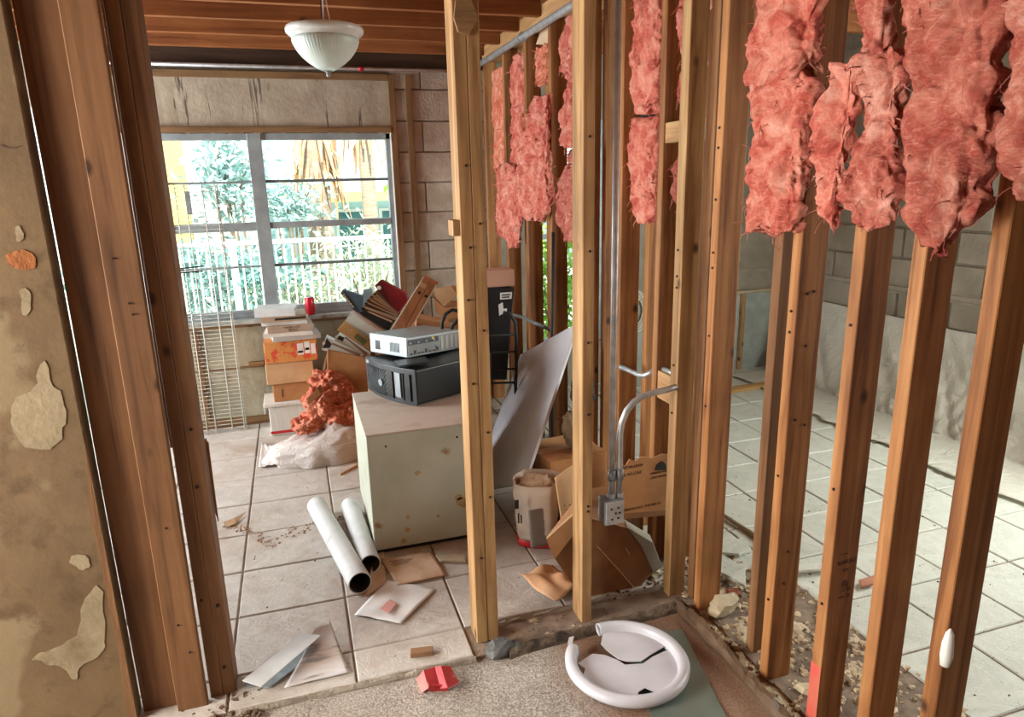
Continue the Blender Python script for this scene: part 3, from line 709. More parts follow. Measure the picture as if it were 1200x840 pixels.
# ------------------------------------------------------------------ pipes and electrical
def pipe(name, label, path, r, mat, clamps=(), cat='pipe'):
    t = thing(name, label, cat, path[0])
    MB().tube(path, r, 14).obj('pipe_run', mat, t, smooth=True)
    for c, d in clamps:
        c = Vector(c); d = Vector(d).normalized()
        MB().tube([c-d*.018, c+d*.018], r*1.28, 14).obj('coupling', STEELD, t, smooth=True)
    return t
def arc(c, r, a0, a1, u, v, n=10):
    c = Vector(c); u = Vector(u); v = Vector(v)
    return [c + u*(r*math.cos(a0+(a1-a0)*i/n)) + v*(r*math.sin(a0+(a1-a0)*i/n)) for i in range(n+1)]
pipe('steel_conduit', 'long galvanised pipe running under the top plate of the stud wall', [(1.305, 1.2, 2.335), (1.305, 3.0, 2.335), (1.305, 4.78, 2.335)], .019, STEEL, [((1.305, 3.86, 2.335), (0,1,0))])
pp = pipe('steel_conduit', 'thin steel pipe along the ceiling line above the window', [(-1.3, 4.735, 2.285), (0, 4.735, 2.285), (1.28, 4.735, 2.285)], .011, STEEL)
MB().tube([(.50, 4.735, 2.285), (.535, 4.735, 2.285)], .013, 12).obj('red_tape', RED, pp, smooth=True)
eb = thing('electrical_box', 'grey steel outlet box with two conduits on the single front stud', 'junction box', (.945, 2.05, .32))
j0, j1 = FY(708, 616, 2.05), FY(731, 584, 2.05)
MB().box((j0.x, 2.045, j0.z), (j1.x, 2.105, j1.z)).obj('box_body', STEELD, eb, bevel=.003)
cf = MB().box((j0.x+.003, 2.040, j0.z+.003), (j1.x-.003, 2.046, j1.z-.003)).obj('cover_plate', STEEL, eb, bevel=.002)
cxm, czm = (j0.x+j1.x)/2, (j0.z+j1.z)/2
for dx, dz in ((-.015,.018),(.012,.02),(.018,0),(.012,-.02),(-.012,-.022),(.002,.0)):
    MB().tube([(cxm+dx, 2.0405, czm+dz), (cxm+dx, 2.038, czm+dz)], .004, 8).obj('knockout', INK, cf)
x1, x2 = FY(716.5, 580, 2.075).x, FY(725.5, 580, 2.075).x
MB().tube([(x1, 2.075, j1.z-.005), (x1, 2.075, 1.2), (x1, 2.077, 2.37)], .0115, 14).obj('conduit', STEEL, eb, smooth=True)
path = [Vector((x2, 2.075, j1.z-.005)), Vector((x2, 2.075, FY(726,530,2.075).z))] + [FY(x, y, 2.077) for x, y in ((726.5,508),(729,494),(734.5,481),(743,471),(754,464),(768,459.5),(784,456))] + [Vector((1.263, 2.085, FY(800,452,2.085).z))]
MB().tube(path, .0115, 14).obj('conduit', STEEL, eb, smooth=True)
for xx in (x1, x2):
    MB().tube([(xx, 2.075, FY(720,562,2.075).z), (xx, 2.075, FY(720,550,2.075).z)], .015, 12).obj('coupling', STEELD, eb, smooth=True)
    MB().tube([(xx, 2.075, j1.z-.004), (xx, 2.075, j1.z+.014)], .016, 8).obj('locknut', STEEL, eb)
pipe('steel_conduit', 'bent steel conduit stub in the wall behind the outlet conduits', [FX(718,424,1.37), FX(724,428,1.345), FX(735,433,1.33), FX(748,439,1.33), FX(756,440,1.335), FX(763,436,1.345), FX(768,433,1.37)], .010, STEEL, [(FX(729,430.5,1.335), (0,-1,.0))])
pipe('steel_conduit', 'short steel conduit end beside the corner stud, above the blocking', [FX(774,431,1.36), FX(784,435,1.345), FX(794,440,1.335)], .010, STEEL)
pipe('steel_conduit', 'steel conduit passing through far studs behind the leaning white panel', [FX(597,367,1.37), FX(606,370,1.34), FX(616,373,1.33), FX(626,378,1.33), FX(640,384,1.33), FX(650,389,1.37)], .011, STEELD)
q0, q1 = FX(648.5, 272, 1.312), FX(646.5, 400, 1.312)
pipe('drain_pipe', 'thin black pipe standing upright against a far stud above the white panel', [(1.312, q0.y, q0.z), (1.312, q1.y, q1.z-.25), (1.312, q1.y, .02)], .009, BLACKM)

# ------------------------------------------------------------------ pendant lamp
LX, LY = .212, 3.2
lamp = thing('pendant_lamp', 'frosted white glass dome lamp hanging from the joists by its wires', 'lamp', (LX, LY, 2.018))
FROST = pm('frosted_glass', (196,212,204), (214,226,218), 6, .35, spec=.6); FROSTR = pm('frosted_glass_rim', (206,208,204), (220,222,218), 6, .25, spec=.6)
MB().lathe([(.133,.150),(.134,.138),(.128,.122),(.116,.100),(.098,.077),(.072,.054),(.044,.036),(.022,.025)], (LX, LY, 2.018), 180, lambda j, a: 1+.012*math.cos(60*a)*(1 if j in (1,2,3,4) else .3)).obj('glass_bowl', FROST, lamp, smooth=True, solid=.004)
MB().lathe([(.150,.192),(.157,.190),(.160,.180),(.158,.170),(.150,.162),(.141,.160),(.140,.152),(.134,.148),(.130,.150),(.140,.17),(.148,.188),(.150,.192)], (LX, LY, 2.018), 64).obj('rim', FROSTR, lamp, smooth=True)
MB().lathe([(.001,-.002),(.006,.0),(.009,.006),(.006,.012),(.010,.018),(.020,.024),(.026,.030),(.001,.032)], (LX, LY, 2.018), 24).obj('finial', STEELD, lamp, smooth=True)
MB().tube([(LX-.012, LY, 2.2), (LX-.008, LY+.004, 2.27), (LX-.004, LY, 2.42)], .0025, 6).obj('wire', BLACKM, lamp); MB().tube([(LX-.004, LY+.02, 2.2), (LX+.0, LY, 2.27), (LX+.006, LY, 2.42)], .003, 6).obj('wire', WHITE, lamp); MB().tube([(LX+.03, LY, 2.2), (LX+.018, LY, 2.28), (LX+.008, LY, 2.42)], .0025, 6).obj('wire', WHITE, lamp)
MB().lathe([(.001,.175),(.10,.178),(.135,.186),(.10,.19),(.001,.19)], (LX, LY, 2.018), 32).obj('lamp_pan', WOODX2, lamp, smooth=True)
MB().prism([(LX-.12, LY-.05, 2.205), (LX-.09, LY-.06, 2.235), (LX-.07, LY-.05, 2.238), (LX-.055, LY-.04, 2.205)], (0, .03, 0)).prism([(LX-.05, LY-.06, 2.205), (LX-.02, LY-.06, 2.222), (LX+.02, LY-.05, 2.205)], (0, .03, 0)).obj('broken_backing', pm('old_foam', (150,110,60), (170,130,76), 20, .9), lamp)

# ------------------------------------------------------------------ things along the window wall
def px_box(xl, xr, yt, yb, Y):
    a, b = FY(xl, yb, Y), FY(xr, yb, Y); c = FY((xl+xr)/2, yt, Y); d = FY((xl+xr)/2, yb, Y)
    return a.x, b.x, d.z, c.z
# wire shelf
def wire_shelf():
    # plane through bottom line (z=0, y~4.72) and top (y~4.765)
    zt = 1.60
    ax, bx = -1.02, -.405
    t = thing('wire_shelf', 'white wire shelf rack leaning upright against the window', 'wire shelf', ((ax+bx)/2, 4.70, 0))
    W = pm('white_wire_coating', (206,208,198), (186,190,180), 20, .4)
    def P(x, z): return Vector((x, 4.690+.045*z/zt, z))
    for x in (-1.0, -.86, -.722, -.655, -.60, -.50, -.425):
        MB().tube([P(x, .0)+Vector((0,-.004,0)), P(x, zt)+Vector((0,-.004,0))], .0036, 6).obj('rod', W, t, smooth=True)
    n = 62; base = MB().tube([(ax, 0, 0), (bx, 0, 0)], .0022, 5).mesh('wire'); base.materials.append(W)
    for k in range(n):
        o = bpy.data.objects.new('wire', base); COL.objects.link(o); o.parent = t; o.matrix_parent_inverse = t.matrix_basis.inverted()
        o.location = P(0, .03+(zt-.05)*k/(n-1))
    MB().tube([P(-.415, .0), P(-.415, zt-.01)], .0036, 6).obj('rod', W, t, smooth=True)
    MB().box((-.60, 4.715, 1.42), (-.572, 4.73, 1.56)).obj('mounting_clip', STEELD, t)
wire_shelf()

def carton(label, lo, hi, mat, name='cardboard_box', rotz=0, tape=True, group=None, cat='box', seams=True, prints=()):
    cx, cy = (lo[0]+hi[0])/2, (lo[1]+hi[1])/2; t = thing(name, label, cat, (cx, cy, lo[2]), (0, 0, rotz), group)
    a, b, h = (hi[0]-lo[0])/2, (hi[1]-lo[1])/2, hi[2]-lo[2]
    MB().box((-a, -b, 0), (a, b, h)).obj('carton_body', mat, t, bevel=.004, local=True)
    if seams:
        MB().box((-a+.002, -b+.002, h), (a-.002, -.003, h+.003)).obj('flap', mat, t, local=True); MB().box((-a+.002, .003, h), (a-.002, b-.002, h+.003)).obj('flap', mat, t, local=True)
    if tape:
        MB().box((-a-.0005, -.025, h+.0031), (a+.0005, .025, h+.0040)).box((-a-.0008, -.025, h*.72), (-a, .025, h)).obj('tape', KRAFTL, t, local=True)
    for (u0, u1, v0, v1, pmat, nm) in prints:      # on the camera-side face, in fractions
        MB().box((-a+2*a*u0, -b-.0012, h*v0), (-a+2*a*u1, -b, h*v1)).obj(nm, pmat, t, local=True)
    return t
Yb = 4.50
x0, x1, z0, z1 = px_box(318, 372, 474, 508, Yb)
st = thing('storage_box', 'white storage box with a red stripe at the bottom of the stack by the window', 'box', ((x0+x1)/2, Yb+.12, 0))
SB = pm('white_corrugated_plastic', (200,200,192), (216,216,208), 5, .45, bump=.05, st=(40,40,1)); 
MB().box((x0, Yb, 0), (x1, Yb+.24, z1)).obj('box_body', SB, st, bevel=.006)
MB().box((x0-.001, Yb-.002, .014), (x1+.001, Yb, .032)).obj('red_stripe', RED, st)
MB().box((x0-.028, Yb-.012, z1), (x1+.012, Yb+.25, z1+.026)).obj('lid', SB, st, bevel=.005)
MB().box((x0-.030, Yb+.0, z1-.045), (x0-.022, Yb+.20, z1+.01)).obj('lid_flap', SB, st)
zt = z1+.027
a0, a1, _, q1 = px_box(321, 366, 449, 468, Yb); carton('small brown carton directly on the white storage box', (a0, Yb+.01, zt), (a1, Yb+.23, q1), KRAFT, prints=[(.22,.26,.25,.7,INKB,'printed_mark')]); zt2 = q1+.005
a0, a1, _, q1 = px_box(313, 369, 424, 448, Yb); carton('plain tan carton in the middle of the stack by the window', (a0, Yb-.01, zt2), (a1, Yb+.23, q1), KRAFTL); zt3 = q1+.005
OP = pm('orange_printed_carton', (196,130,66), (206,142,76), 8, .8, c3=(206,78,46), s3=26, t3=(.54,.57))
a0, a1, _, q1 = px_box(311, 373, 399, 423, Yb-.01); carton('carton with orange-red print and white labels under the stacked books', (a0, Yb-.02, zt3), (a1, Yb+.22, q1), OP, prints=[(.62,.74,.3,.85,PAPER,'paper_label'),(.76,.86,.35,.9,PAPER,'paper_label'),(.88,.97,.3,.8,PAPER,'paper_label'),(.63,.73,.4,.5,INK,'printed_line'),(.77,.85,.5,.62,INK,'printed_line')]); zt4 = q1+.005
# stacked books / document boxes
bk = [(316,373,.006,6,'grey-white box file lowest in the stack of books by the can',(190,190,188)),(309,368,-.004,-4,'white book second from the bottom of the stack by the can',(206,198,186)),(312,366,.0,3,'beige book with dark lettering mid stack by the can',(186,164,144)),(308,362,.01,-3,'white folder below the black-banded book by the can',(208,206,200)),(306,360,.0,2,'tan book with a black title band near the top of the stack',(190,166,138)),(302,350,-.01,-5,'white paper block on top of the book stack by the window',(206,208,206))]
z = zt4
hs = [.030,.026,.044,.022,.036,.044]
for (xl, xr, dy, rot, lab, c), h in zip(bk, hs):
    a, b = FY(xl, 385, Yb-.03).x, FY(xr, 385, Yb-.03).x
    t = thing('book', lab, 'book', ((a+b)/2, Yb+.07+dy, z), (0, 0, math.radians(rot)), 'books stacked on the cartons by the window')
    w = (b-a)/2; cm = pm('book_cover_%d' % c[0], c, tuple(v-14 for v in c), 9, .6)
    MB().box((-w, -.11, 0), (w, .11, .003)).box((-w, -.11, h-.003), (w, .11, h)).box((-w, -.113, 0), (w, -.110, h)).obj('cover', cm, t, local=True, bevel=.001)
    MB().box((-w+.004, -.109, .003), (w-.006, .106, h-.003)).obj('pages', PAPER, t, local=True)
    if 'black title' in lab: MB().box((-w*.4, -.1145, h*.3), (w*.95, -.113, h*.68)).obj('title_band', INK, t, local=True)
    if 'dark lettering' in lab:
        for k, (bd, zz) in enumerate((('MARINE LAGE', .56), ('BOUND', .16))):
            o = text_obj(bd, h*.36, Matrix.Translation((-w*.30+.03*k, -.1135, h*zz)) @ Matrix.Rotation(math.pi/2, 4, 'X'), INKB, t, 'lettering'); o.matrix_parent_inverse = Matrix()
    z += h+.001
# soda can
p = FY(364.5, 370, 4.755)
can = thing('soda_can', 'red drinks can standing on the window sill', 'can', (p.x, 4.775, .7355))
CANR = pm('red_can_print', (196,30,46), (206,44,58), 6, .3, .3, c3=(226,190,190), s3=26, t3=(.66,.68))
MB().lathe([(.001,0),(.024,0),(.028,.006),(.032,.014),(.032,.105),(.028,.115),(.027,.118)], (p.x, 4.775, .7355), 28).obj('can_body', CANR, can, smooth=True)
MB().lathe([(.027,.118),(.0275,.121),(.025,.121),(.024,.117),(.001,.117)], (p.x, 4.775, .7355), 28).obj('can_lid', STEEL, can, smooth=True)
MB().box((p.x-.006, 4.762, .8525), (p.x+.006, 4.782, .8545)).obj('pull_tab', STEEL, can)

# ------------------------------------------------------------------ plastic bag and insulation scraps
def lump(name, mat, c, r, seed, amp=.3, parent=None, nu=48, nv=28, flat=0.0, fr=2.2):
    M = MB(); vs = []; fs = []
    for j in range(nv+1):
        th = math.pi*j/nv
        for i in range(nu):
            a = 2*math.pi*i/nu; d = Vector((math.sin(th)*math.cos(a), math.sin(th)*math.sin(a), math.cos(th)))
            k = 1 + amp*(fb(d, fr, seed, 2) + .7*abs(nz(d, fr*2.2, seed+3)) + .3*abs(nz(d, fr*5, seed+2)) + .16*nz(d, fr*11, seed+4) - .3)
            p = Vector((c[0]+d.x*r[0]*k, c[1]+d.y*r[1]*k, c[2]+d.z*r[2]*k))
            if p.z < flat: p.z = flat + (p.z-flat)*.03
            vs.append(p)
    for j in range(nv):
        for i in range(nu): fs.append((j*nu+i, (j+1)*nu+i, (j+1)*nu+(i+1) % nu, j*nu+(i+1) % nu))
    M.add(vs, fs); return M.obj(name, mat, parent, smooth=True, fix=True)
def bag():
    t = thing('plastic_bag', 'full white plastic bag slumped on the tiles beside the cabinet', 'bag', (.03, 4.0, .003))
    N_ = NT('white_poly_bag'); v = N_.coord((1,1,1)); mm = N_.done(N_.ramp(N_.noise(v, 5, 5), [(.35, lin((186,176,168))), (.65, lin((208,200,194)))]), .35, 0, .5)
    N_.bump(N_.noise(N_.coord((9,9,14)), 2, 6, .6, 2.5), .5, .02)
    M = MB(); nu, nv = 80, 34; vs = []; fs = []
    for j in range(nv+1):
        th = math.pi*.5*j/nv      # half dome
        for i in range(nu):
            a = 2*math.pi*i/nu; c, s = math.cos(a), math.sin(a)
            prof = math.sin(th)**.55; hgt = math.cos(th)**.9
            rx = .27 + (.07 if c < 0 else 0)*abs(c)**3; ryy = .17
            crease = 1+.045*math.sin(9*a+3*nz((c,s,th), 1.5, 3))*math.sin(th) + .09*fb((c, s, th), 2.0, 8, 4)
            x = .07 + rx*c*prof*crease; y = 4.02+ryy*s*prof*crease; z = .003+.17*hgt*(1+.22*c)*(1+.12*nz((c*prof*2, s*prof*2, 1), 2, 5))
            vs.append((x, y, max(z, .003)))
    for j in range(nv):
        for i in range(nu): fs.append((j*nu+i, (j+1)*nu+i, (j+1)*nu+(i+1) % nu, j*nu+(i+1) % nu))
    M.add(vs, fs); M.obj('bag_body', mm, t, smooth=True, fix=True)
    # loose neck lying on the floor
    def fn(u, v):
        a = FZ(303, 549, 0).lerp(FZ(342, 547, 0), u); b = FZ(307, 519, 0).lerp(FZ(322, 532, 0), u)
        p = a.lerp(b, v); p.z = .006+.02*abs(nz((u*3, v*3, 0), 2.2, 4))+.05*u*u; return p
    MB().grid(fn, 16, 12).obj('bag_neck', mm, t, smooth=True, solid=.001)
    MB().tube([(-.2, 3.85, .1), (0, 3.825, .12), (.15, 3.83, .13), (.3, 3.86, .14)], .0015, 5).obj('seam', PAPER, t)
bag()
sc_ = thing('insulation_scrap', 'heap of torn orange-pink insulation piled on the white plastic bag', 'insulation', (.08, 4.2, .15))
rs = random.Random(8)
for i, (px, py, Y, rx, rz) in enumerate(((372,492,4.10,.09,.06),(396,486,4.08,.10,.07),(360,500,4.02,.07,.04),(386,462,4.16,.10,.08),(372,470,4.14,.08,.08),(404,466,4.16,.08,.07),(382,446,4.22,.09,.07),(398,452,4.22,.08,.06),(350,496,4.06,.05,.04),(411,492,4.05,.06,.07),(376,483,4.06,.07,.08))):
    p = FY(px, py, Y); lump('fibre_clump', ORANGE, (p.x, p.y, p.z), (rx, rx*.8, rz), 30+i, .42, sc_, 96, 60, fr=1.7)
p = FY(366, 462, 4.06); MB().prism([FY(358,478,4.05), FY(362,466,4.05), FY(372,454,4.05), (FY(376,462,4.05))], (.02, .02, .01)).obj('backing_paper', KRAFTD, sc_)
# ------------------------------------------------------------------ metal cabinet with the two computers
CAB = pm('cabinet_enamel', (176,180,162), (190,194,178), 4, .5, c3=(150,118,72), s3=7, t3=(.66,.72), bump=.05)
CABT = pm('cabinet_top', (196,182,166), (210,198,184), 5, .6, c3=(168,136,108), s3=5, t3=(.56,.75))
cb = thing('metal_cabinet', 'stained pale green steel cabinet carrying the two computers', 'cabinet', (.46, 3.07, 0))
MB().box((.213, 2.762, .022), (.74, 3.40, .553)).obj('cabinet_body', CAB, cb, bevel=.005)
MB().box((.211, 2.760, .5535), (.742, 3.402, .560)).obj('top_panel', CABT, cb, bevel=.002)
MB().box((.23, 2.78, 0), (.72, 3.38, .0215)).obj('shadow_gap', BLACKM, cb)  # black block stands in for the shadow gap under the raised body
for x in (.292, .600): MB().tube([(x, 2.7625, .50), (x, 2.7610, .50)], .005, 10).obj('screw_hole', INK, cb)
rust = pm('rust', (168,142,96), (178,160,118), 60, .8)
rr = random.Random(4)
for x, z, s in ((.61,.19,.020),(.635,.17,.013),(.595,.215,.012),(.36,.10,.009),(.365,.16,.007),(.42,.36,.010),(.50,.14,.006),(.34,.05,.010)):
    pts = [(x+s*(1+.5*rr.random())*math.cos(k*.7), 2.7618, z+s*(1+.5*rr.random())*math.sin(k*.7)) for k in range(9)]
    MB().prism(pts, (0, -.0012, 0)).obj('rust_spot', rust, cb)

def tower():
    t = thing('desktop_tower', 'black desktop computer tower lying on its side on the cabinet', 'computer', (.456, 3.045, .5625), (math.radians(-1.2), 0, math.radians(25)))
    D, Wd, H = .50, .44, .172
    MB().box((.03, 0, .006), (D, Wd, H)).obj('case', BLACK, t, bevel=.008, local=True)
    # bulging front bezel on the -x side
    prof = []
    n = 12
    P = [(.035, 0), *[(.03-.035*math.sin(math.pi*k/n), Wd*k/n) for k in range(n+1)], (.035, Wd)]
    MB().prism([(x, y, 0.0) for x, y in P], (0, 0, H+.004)).obj('front_bezel', DARKGREY, t, bevel=.006, local=True)
    def onf(y): return .03-.035*math.sin(math.pi*y/Wd)-.002
    fb_ = thing
    # grille region (far half), drives (near half)
    Gm = pm('bezel_grille', (70,80,84), (40,46,50), 2, .5, st=(200,200,200))
    y0, y1 = .20, .42
    for k in range(13):
        for s in (-1, 1):
            ya = y0 + (y1-y0)*k/12; yb = ya + s*.11
            if yb < y0 or yb > y1: yb = min(max(yb, y0), y1)
            zz = .02+(.15-.02)*abs(yb-ya)/.11
            a = Vector((onf(ya), ya, .02)); b = Vector((onf(yb), yb, zz))
            if (b-a).length > .01: MB().tube([a, b], .0018, 4).obj('grille_bar', Gm, t, local=True)
    MB().tube([(onf(.245)+.004, .245, .082), (onf(.245)-.006, .245, .082)], .017, 20).obj('power_badge', SILVER, t, local=True, smooth=False)
    for (ya, yb, za, zb, mm) in ((.145,.185,.02,.15,BLACK),(.09,.135,.03,.15,SILVER),(.075,.082,.02,.15,BLACK),(.03,.06,.02,.15,BLACK)):
        MB().box((onf((ya+yb)/2)-.002, ya, za), (onf((ya+yb)/2)+.004, yb, zb)).obj('drive_cover', mm, t, local=True)
    MB().box((onf(.4), .385, .15), (onf(.4)+.003, .415, .165)).obj('logo_sticker', SILVER, t, local=True)
    MB().box((.36, -.001, .07), (.385, 0, .135)).obj('service_label', PAPER, t, local=True)
    MB().box((.365, -.0016, .095), (.38, -.001, .12)).obj('printed_mark', INK, t, local=True)
tower()
def slim():
    t = thing('desktop_computer', 'slim silver desktop computer with its ports facing out, on top of the black tower', 'computer', (.478, 3.247, .752), (math.radians(-2.5), math.radians(3), math.radians(29.9)))
    D, Wd, H = .36, .30, .098
    MB().box((0, 0, 0), (D, Wd, H)).obj('case', pm('silver_case', (150,162,164), (166,176,178), 9, .4, .3), t, bevel=.004, local=True)
    MB().box((.004, -.003, .006), (D-.004, 0, H-.010)).obj('rear_panel', pm('rear_panel_grey', (120,120,116), (136,136,132), 9, .5, .3), t, local=True)
    MB().box((.004, -.0045, .060), (.20, -.003, H-.012)).obj('port_strip', DARKGREY, t, local=True)
    r = random.Random(3)
    for k in range(11): MB().box((.014+k*.017, -.006, .066), (.014+k*.017+.010, -.0045, .074)).obj('port', BLACK if k % 3 else STEELD, t, local=True)
    for k in range(8): MB().box((.016+k*.024, -.006, .012), (.016+k*.024+.014, -.003, .020+.012*(k % 3 == 1))).obj('port', BLACK, t, local=True)
    MB().box((.155, -.006, .074), (.170, -.0045, .086)).obj('yellow_sticker', pm('yellow_label', (214,196,40), None, rough=.5), t, local=True)
    MB().box((.178, -.006, .030), (.186, -.004, .042)).obj('blue_jack', pm('blue_plastic', (40,110,170), None, rough=.4), t, local=True)
    MB().box((.180, -.006, .010), (.188, -.004, .020)).obj('red_jack', RED, t, local=True)
    for k in range(4): MB().box((.215+k*.032, -.0045, .014), (.215+k*.032+.018, -.003, H-.018)).obj('slot_cover', pm('slot_steel', (150,150,144), None, rough=.4, metal=.5), t, local=True)
    for (a, b, c) in ((.06,.13,9),(.215,.25,6)):
        for k in range(c):
            y = a+(b-a)*k/(c-1)
            MB().box((-.0015, y, .02), (0, y+.003, .066)).obj('vent_slot', DARKGREY, t, local=True)
    return t
slim()
tag(MB().prism([FZ(462,424,.748), FZ(498,419,.748), FZ(503,424,.748), FZ(468,430,.748)], (0,0,.006)).obj('plastic_flap', DARKGREY), 'grey plastic flap caught between the two computers', 'plastic piece')

# ------------------------------------------------------------------ binder pile behind the cabinet
def zp(x, y): return (370+x/6.667, 320+y/6.667)
def quad(pts, Y, conv=True): return [FY(*(zp(*p) if conv else p), Y) for p in pts]
def slab(name, pts, Y, vec, mat, parent, conv=True, bevel=.0): return MB().prism(quad(pts, Y, conv), vec).obj(name, mat, parent, bevel=bevel)
NAVY = pm('navy_cloth', (40,56,72), (58,76,92), 12, .6); CREAM = pm('cream_paper', (196,186,160), (208,200,178), 10, .7)
MAROON = pm('maroon_vinyl', (132,28,40), (150,40,50), 6, .45); OAK = wood('oak_veneer', (176,116,76), (192,134,92), (146,88,54), 2, knots=False)
WHITEV = pm('white_vinyl', (196,200,194), (210,214,208), 6, .4); TANV = pm('tan_label', (170,126,74), (184,140,88), 8, .6)
BROWNB = pm('brown_pages', (120,88,68), (140,108,86), 14, .7, st=(3,3,30))
b_ = thing('binder', 'navy lever-arch binder with a yellowed spine label at the left of the pile', 'binder', quad([(320,325)], 4.15)[0], group='office binders heaped behind the cabinet')
slab('spine', [(195,155),(212,128),(347,300),(322,326)], 4.15, (.02,.05,.0), NAVY, b_); slab('cover', [(212,128),(362,178),(358,300),(347,300)], 4.152, (.01,.03,0), pm('blue_cover', (78,104,124), (94,120,140), 8, .5), b_)
slab('spine_label', [(213,172),(222,160),(300,262),(290,274)], 4.149, (0,-.001,0), CREAM, b_)
for k in range(5): slab('printed_line', [(219+k*15,172+k*19),(225+k*15,165+k*19),(230+k*15,171+k*19),(224+k*15,178+k*19)], 4.148, (0,-.0008,0), INK, b_)
tag(MB().prism(quad([(362,200),(372,130),(432,118),(446,210),(380,260)], 4.22), (.01,.02,0)).obj('folder', pm('pale_blue_folder', (150,184,196), (166,198,208), 8, .5)), 'pale blue folder standing behind the navy binder', 'folder')
fan = [((352,282),(388,240),(640,345),(600,395),'dark brown ring binder lowest in the fan',(86,58,48)),((378,240),(404,212),(640,330),(612,352),'brown file second lowest in the fan',(128,84,58)),((398,214),(424,186),(642,322),(622,338),'tan file in the middle of the fan',(166,124,86)),((420,188),(446,162),(640,318),(628,330),'cream file above the middle of the fan',(196,176,146)),((440,166),(474,138),(636,312),(626,322),'grey-brown file topmost of the fan below the red binder',(128,106,92))]
for k, (a, b, c, d, lab, col) in enumerate(fan):
    t = thing('file_folder', lab, 'folder', quad([d], 4.0)[0], group='office binders heaped behind the cabinet')
    slab('cover', [a, b, c, d], 3.99+.012*k, (.012,.035,0), pm('file_%d' % k, col, tuple(max(0, v-18) for v in col), 10, .6), t)
    m1 = tuple((p+q)/2 for p, q in zip(a, b)); m2 = tuple((p+q)/2 for p, q in zip(c, d))
    slab('pages', [tuple(p*.75+q*.25 for p, q in zip(m1, a)), tuple(p*.75+q*.25 for p, q in zip(m1, b)), c, m2], 3.988+.012*k, (0,-.0015,0), CREAM, t)
    slab('ring_end', [a, m1, (m1[0]+20, m1[1]+12), (a[0]+20, a[1]+12)], 3.987+.012*k, (0,-.001,0), INK, t)
b_ = thing('binder', 'black binder wedged under the fan of files', 'binder', quad([(570,430)], 4.0)[0], group='office binders heaped behind the cabinet')
slab('cover', [(340,312),(372,290),(600,390),(570,455)], 3.975, (.01,.04,0), BLACKM, b_); slab('pages', [(400,300),(420,298),(600,372),(596,388)], 3.97, (0,.004,0), PAPERB, b_)
b_ = thing('binder', 'maroon ring binder standing at the top of the pile', 'binder', quad([(625,320)], 4.05)[0], group='office binders heaped behind the cabinet')
slab('cover', [(510,55),(700,158),(718,208),(640,318),(614,300)], 4.06, (.015,.03,0), MAROON, b_); slab('spine', [(460,96),(508,54),(612,300),(590,300)], 4.055, (.02,.04,0), pm('dark_maroon', (98,18,30), (112,26,38), 8, .5), b_)
MB().tube([quad([(495,115)], 4.054)[0], quad([(495,115)], 4.05)[0]], .012, 14).obj('finger_ring', WHITE, b_)
b_ = thing('box_file', 'pair of wood-grain box files leaning upright in front of the red binder', 'box file', quad([(590,490)], 3.72)[0])
slab('file_case', [(838,34),(890,62),(672,472),(556,492)], 3.72, (.03,.10,.0), OAK, b_, bevel=.002); slab('file_case', [(893,64),(946,92),(722,474),(675,474)], 3.722, (.03,.10,.0), OAK, b_, bevel=.002)
slab('edge_band', [(838,33),(843,36),(565,492),(552,493)], 3.716, (0,.004,0), CREAM, b_)
slab('edge_band', [(940,88),(947,93),(725,474),(716,474)], 3.716, (0,.004,0), CREAM, b_)
for q in ((810,153),(862,180)):
    p = quad([q], 3.7195)[0]; MB().tube([p, p+Vector((0,-.002,0))], .0085, 14).obj('finger_hole', INK, b_)
slab('spine_label', [(820,66),(872,94),(856,124),(803,98)], 3.7192, (0,-.0008,0), KRAFTL, b_)
b_ = thing('binder', 'white presentation binder with a tan spine and green picture label', 'binder', quad([(420,600)], 3.80)[0], group='office binders heaped behind the cabinet')
slab('cover', [(228,374),(274,305),(548,490),(412,512)], 3.80, (.02,.06,0), WHITEV, b_); slab('spine', [(165,446),(228,374),(414,512),(422,602)], 3.795, (.02,.05,0), TANV, b_, bevel=.002)
slab('picture_label', [(298,500),(325,468),(402,530),(374,566)], 3.794, (0,-.0008,0), pm('green_picture', (86,104,62), (110,84,52), 40, .5), b_)
for k in range(4): slab('printed_line', [(262+8*k,400+16*k),(268+8*k,394+16*k),(400+12*k,470+12*k),(396+12*k,476+12*k)], 3.799, (0,-.0008,0), pm('pale_ink', (160,164,160), None, rough=.6) if k == 0 else bpy.data.materials['pale_ink'], b_)
slab('printed_line', [(240,440),(280,432),(300,450),(258,462)], 3.7935, (0,-.0008,0), KRAFTL, b_)
for (pts, lab, Y) in (([(46,600),(80,494),(372,640),(362,668)], 'white ring binder lying lowest with its black rings showing', 4.24), ([(148,520),(180,474),(424,632),(420,660)], 'white ring binder tucked under the tan-spined one', 4.26)):
    b_ = thing('binder', lab, 'binder', quad([pts[3]], Y)[0], group='office binders heaped behind the cabinet')
    slab('cover', pts, Y, (.01,.05,0), WHITEV, b_); c0 = (pts[0][0]*.5+pts[1][0]*.5, pts[0][1]*.5+pts[1][1]*.5)
    slab('ring_end', [(pts[0][0]+8, pts[0][1]-14), (pts[1][0]+6, pts[1][1]+14), (c0[0]+60, c0[1]+8), (c0[0]+46, c0[1]+38)], Y-.002, (0,.001,0), INK, b_)
    slab('pages', [(c0[0]+62, c0[1]+8), (c0[0]+70, c0[1]+0), (pts[2][0]-20, pts[2][1]-10), (pts[3][0]-20, pts[3][1]-14)], Y-.003, (0,.002,0), BROWNB, b_)
    MB().tube([quad([c0], Y-.003)[0], quad([c0], Y-.006)[0]], .009, 12).obj('finger_ring', PAPERB, b_)
t = thing('cardboard_box', 'open brown carton holding the lowest ring binders', 'box', (.2, 3.95, .0))
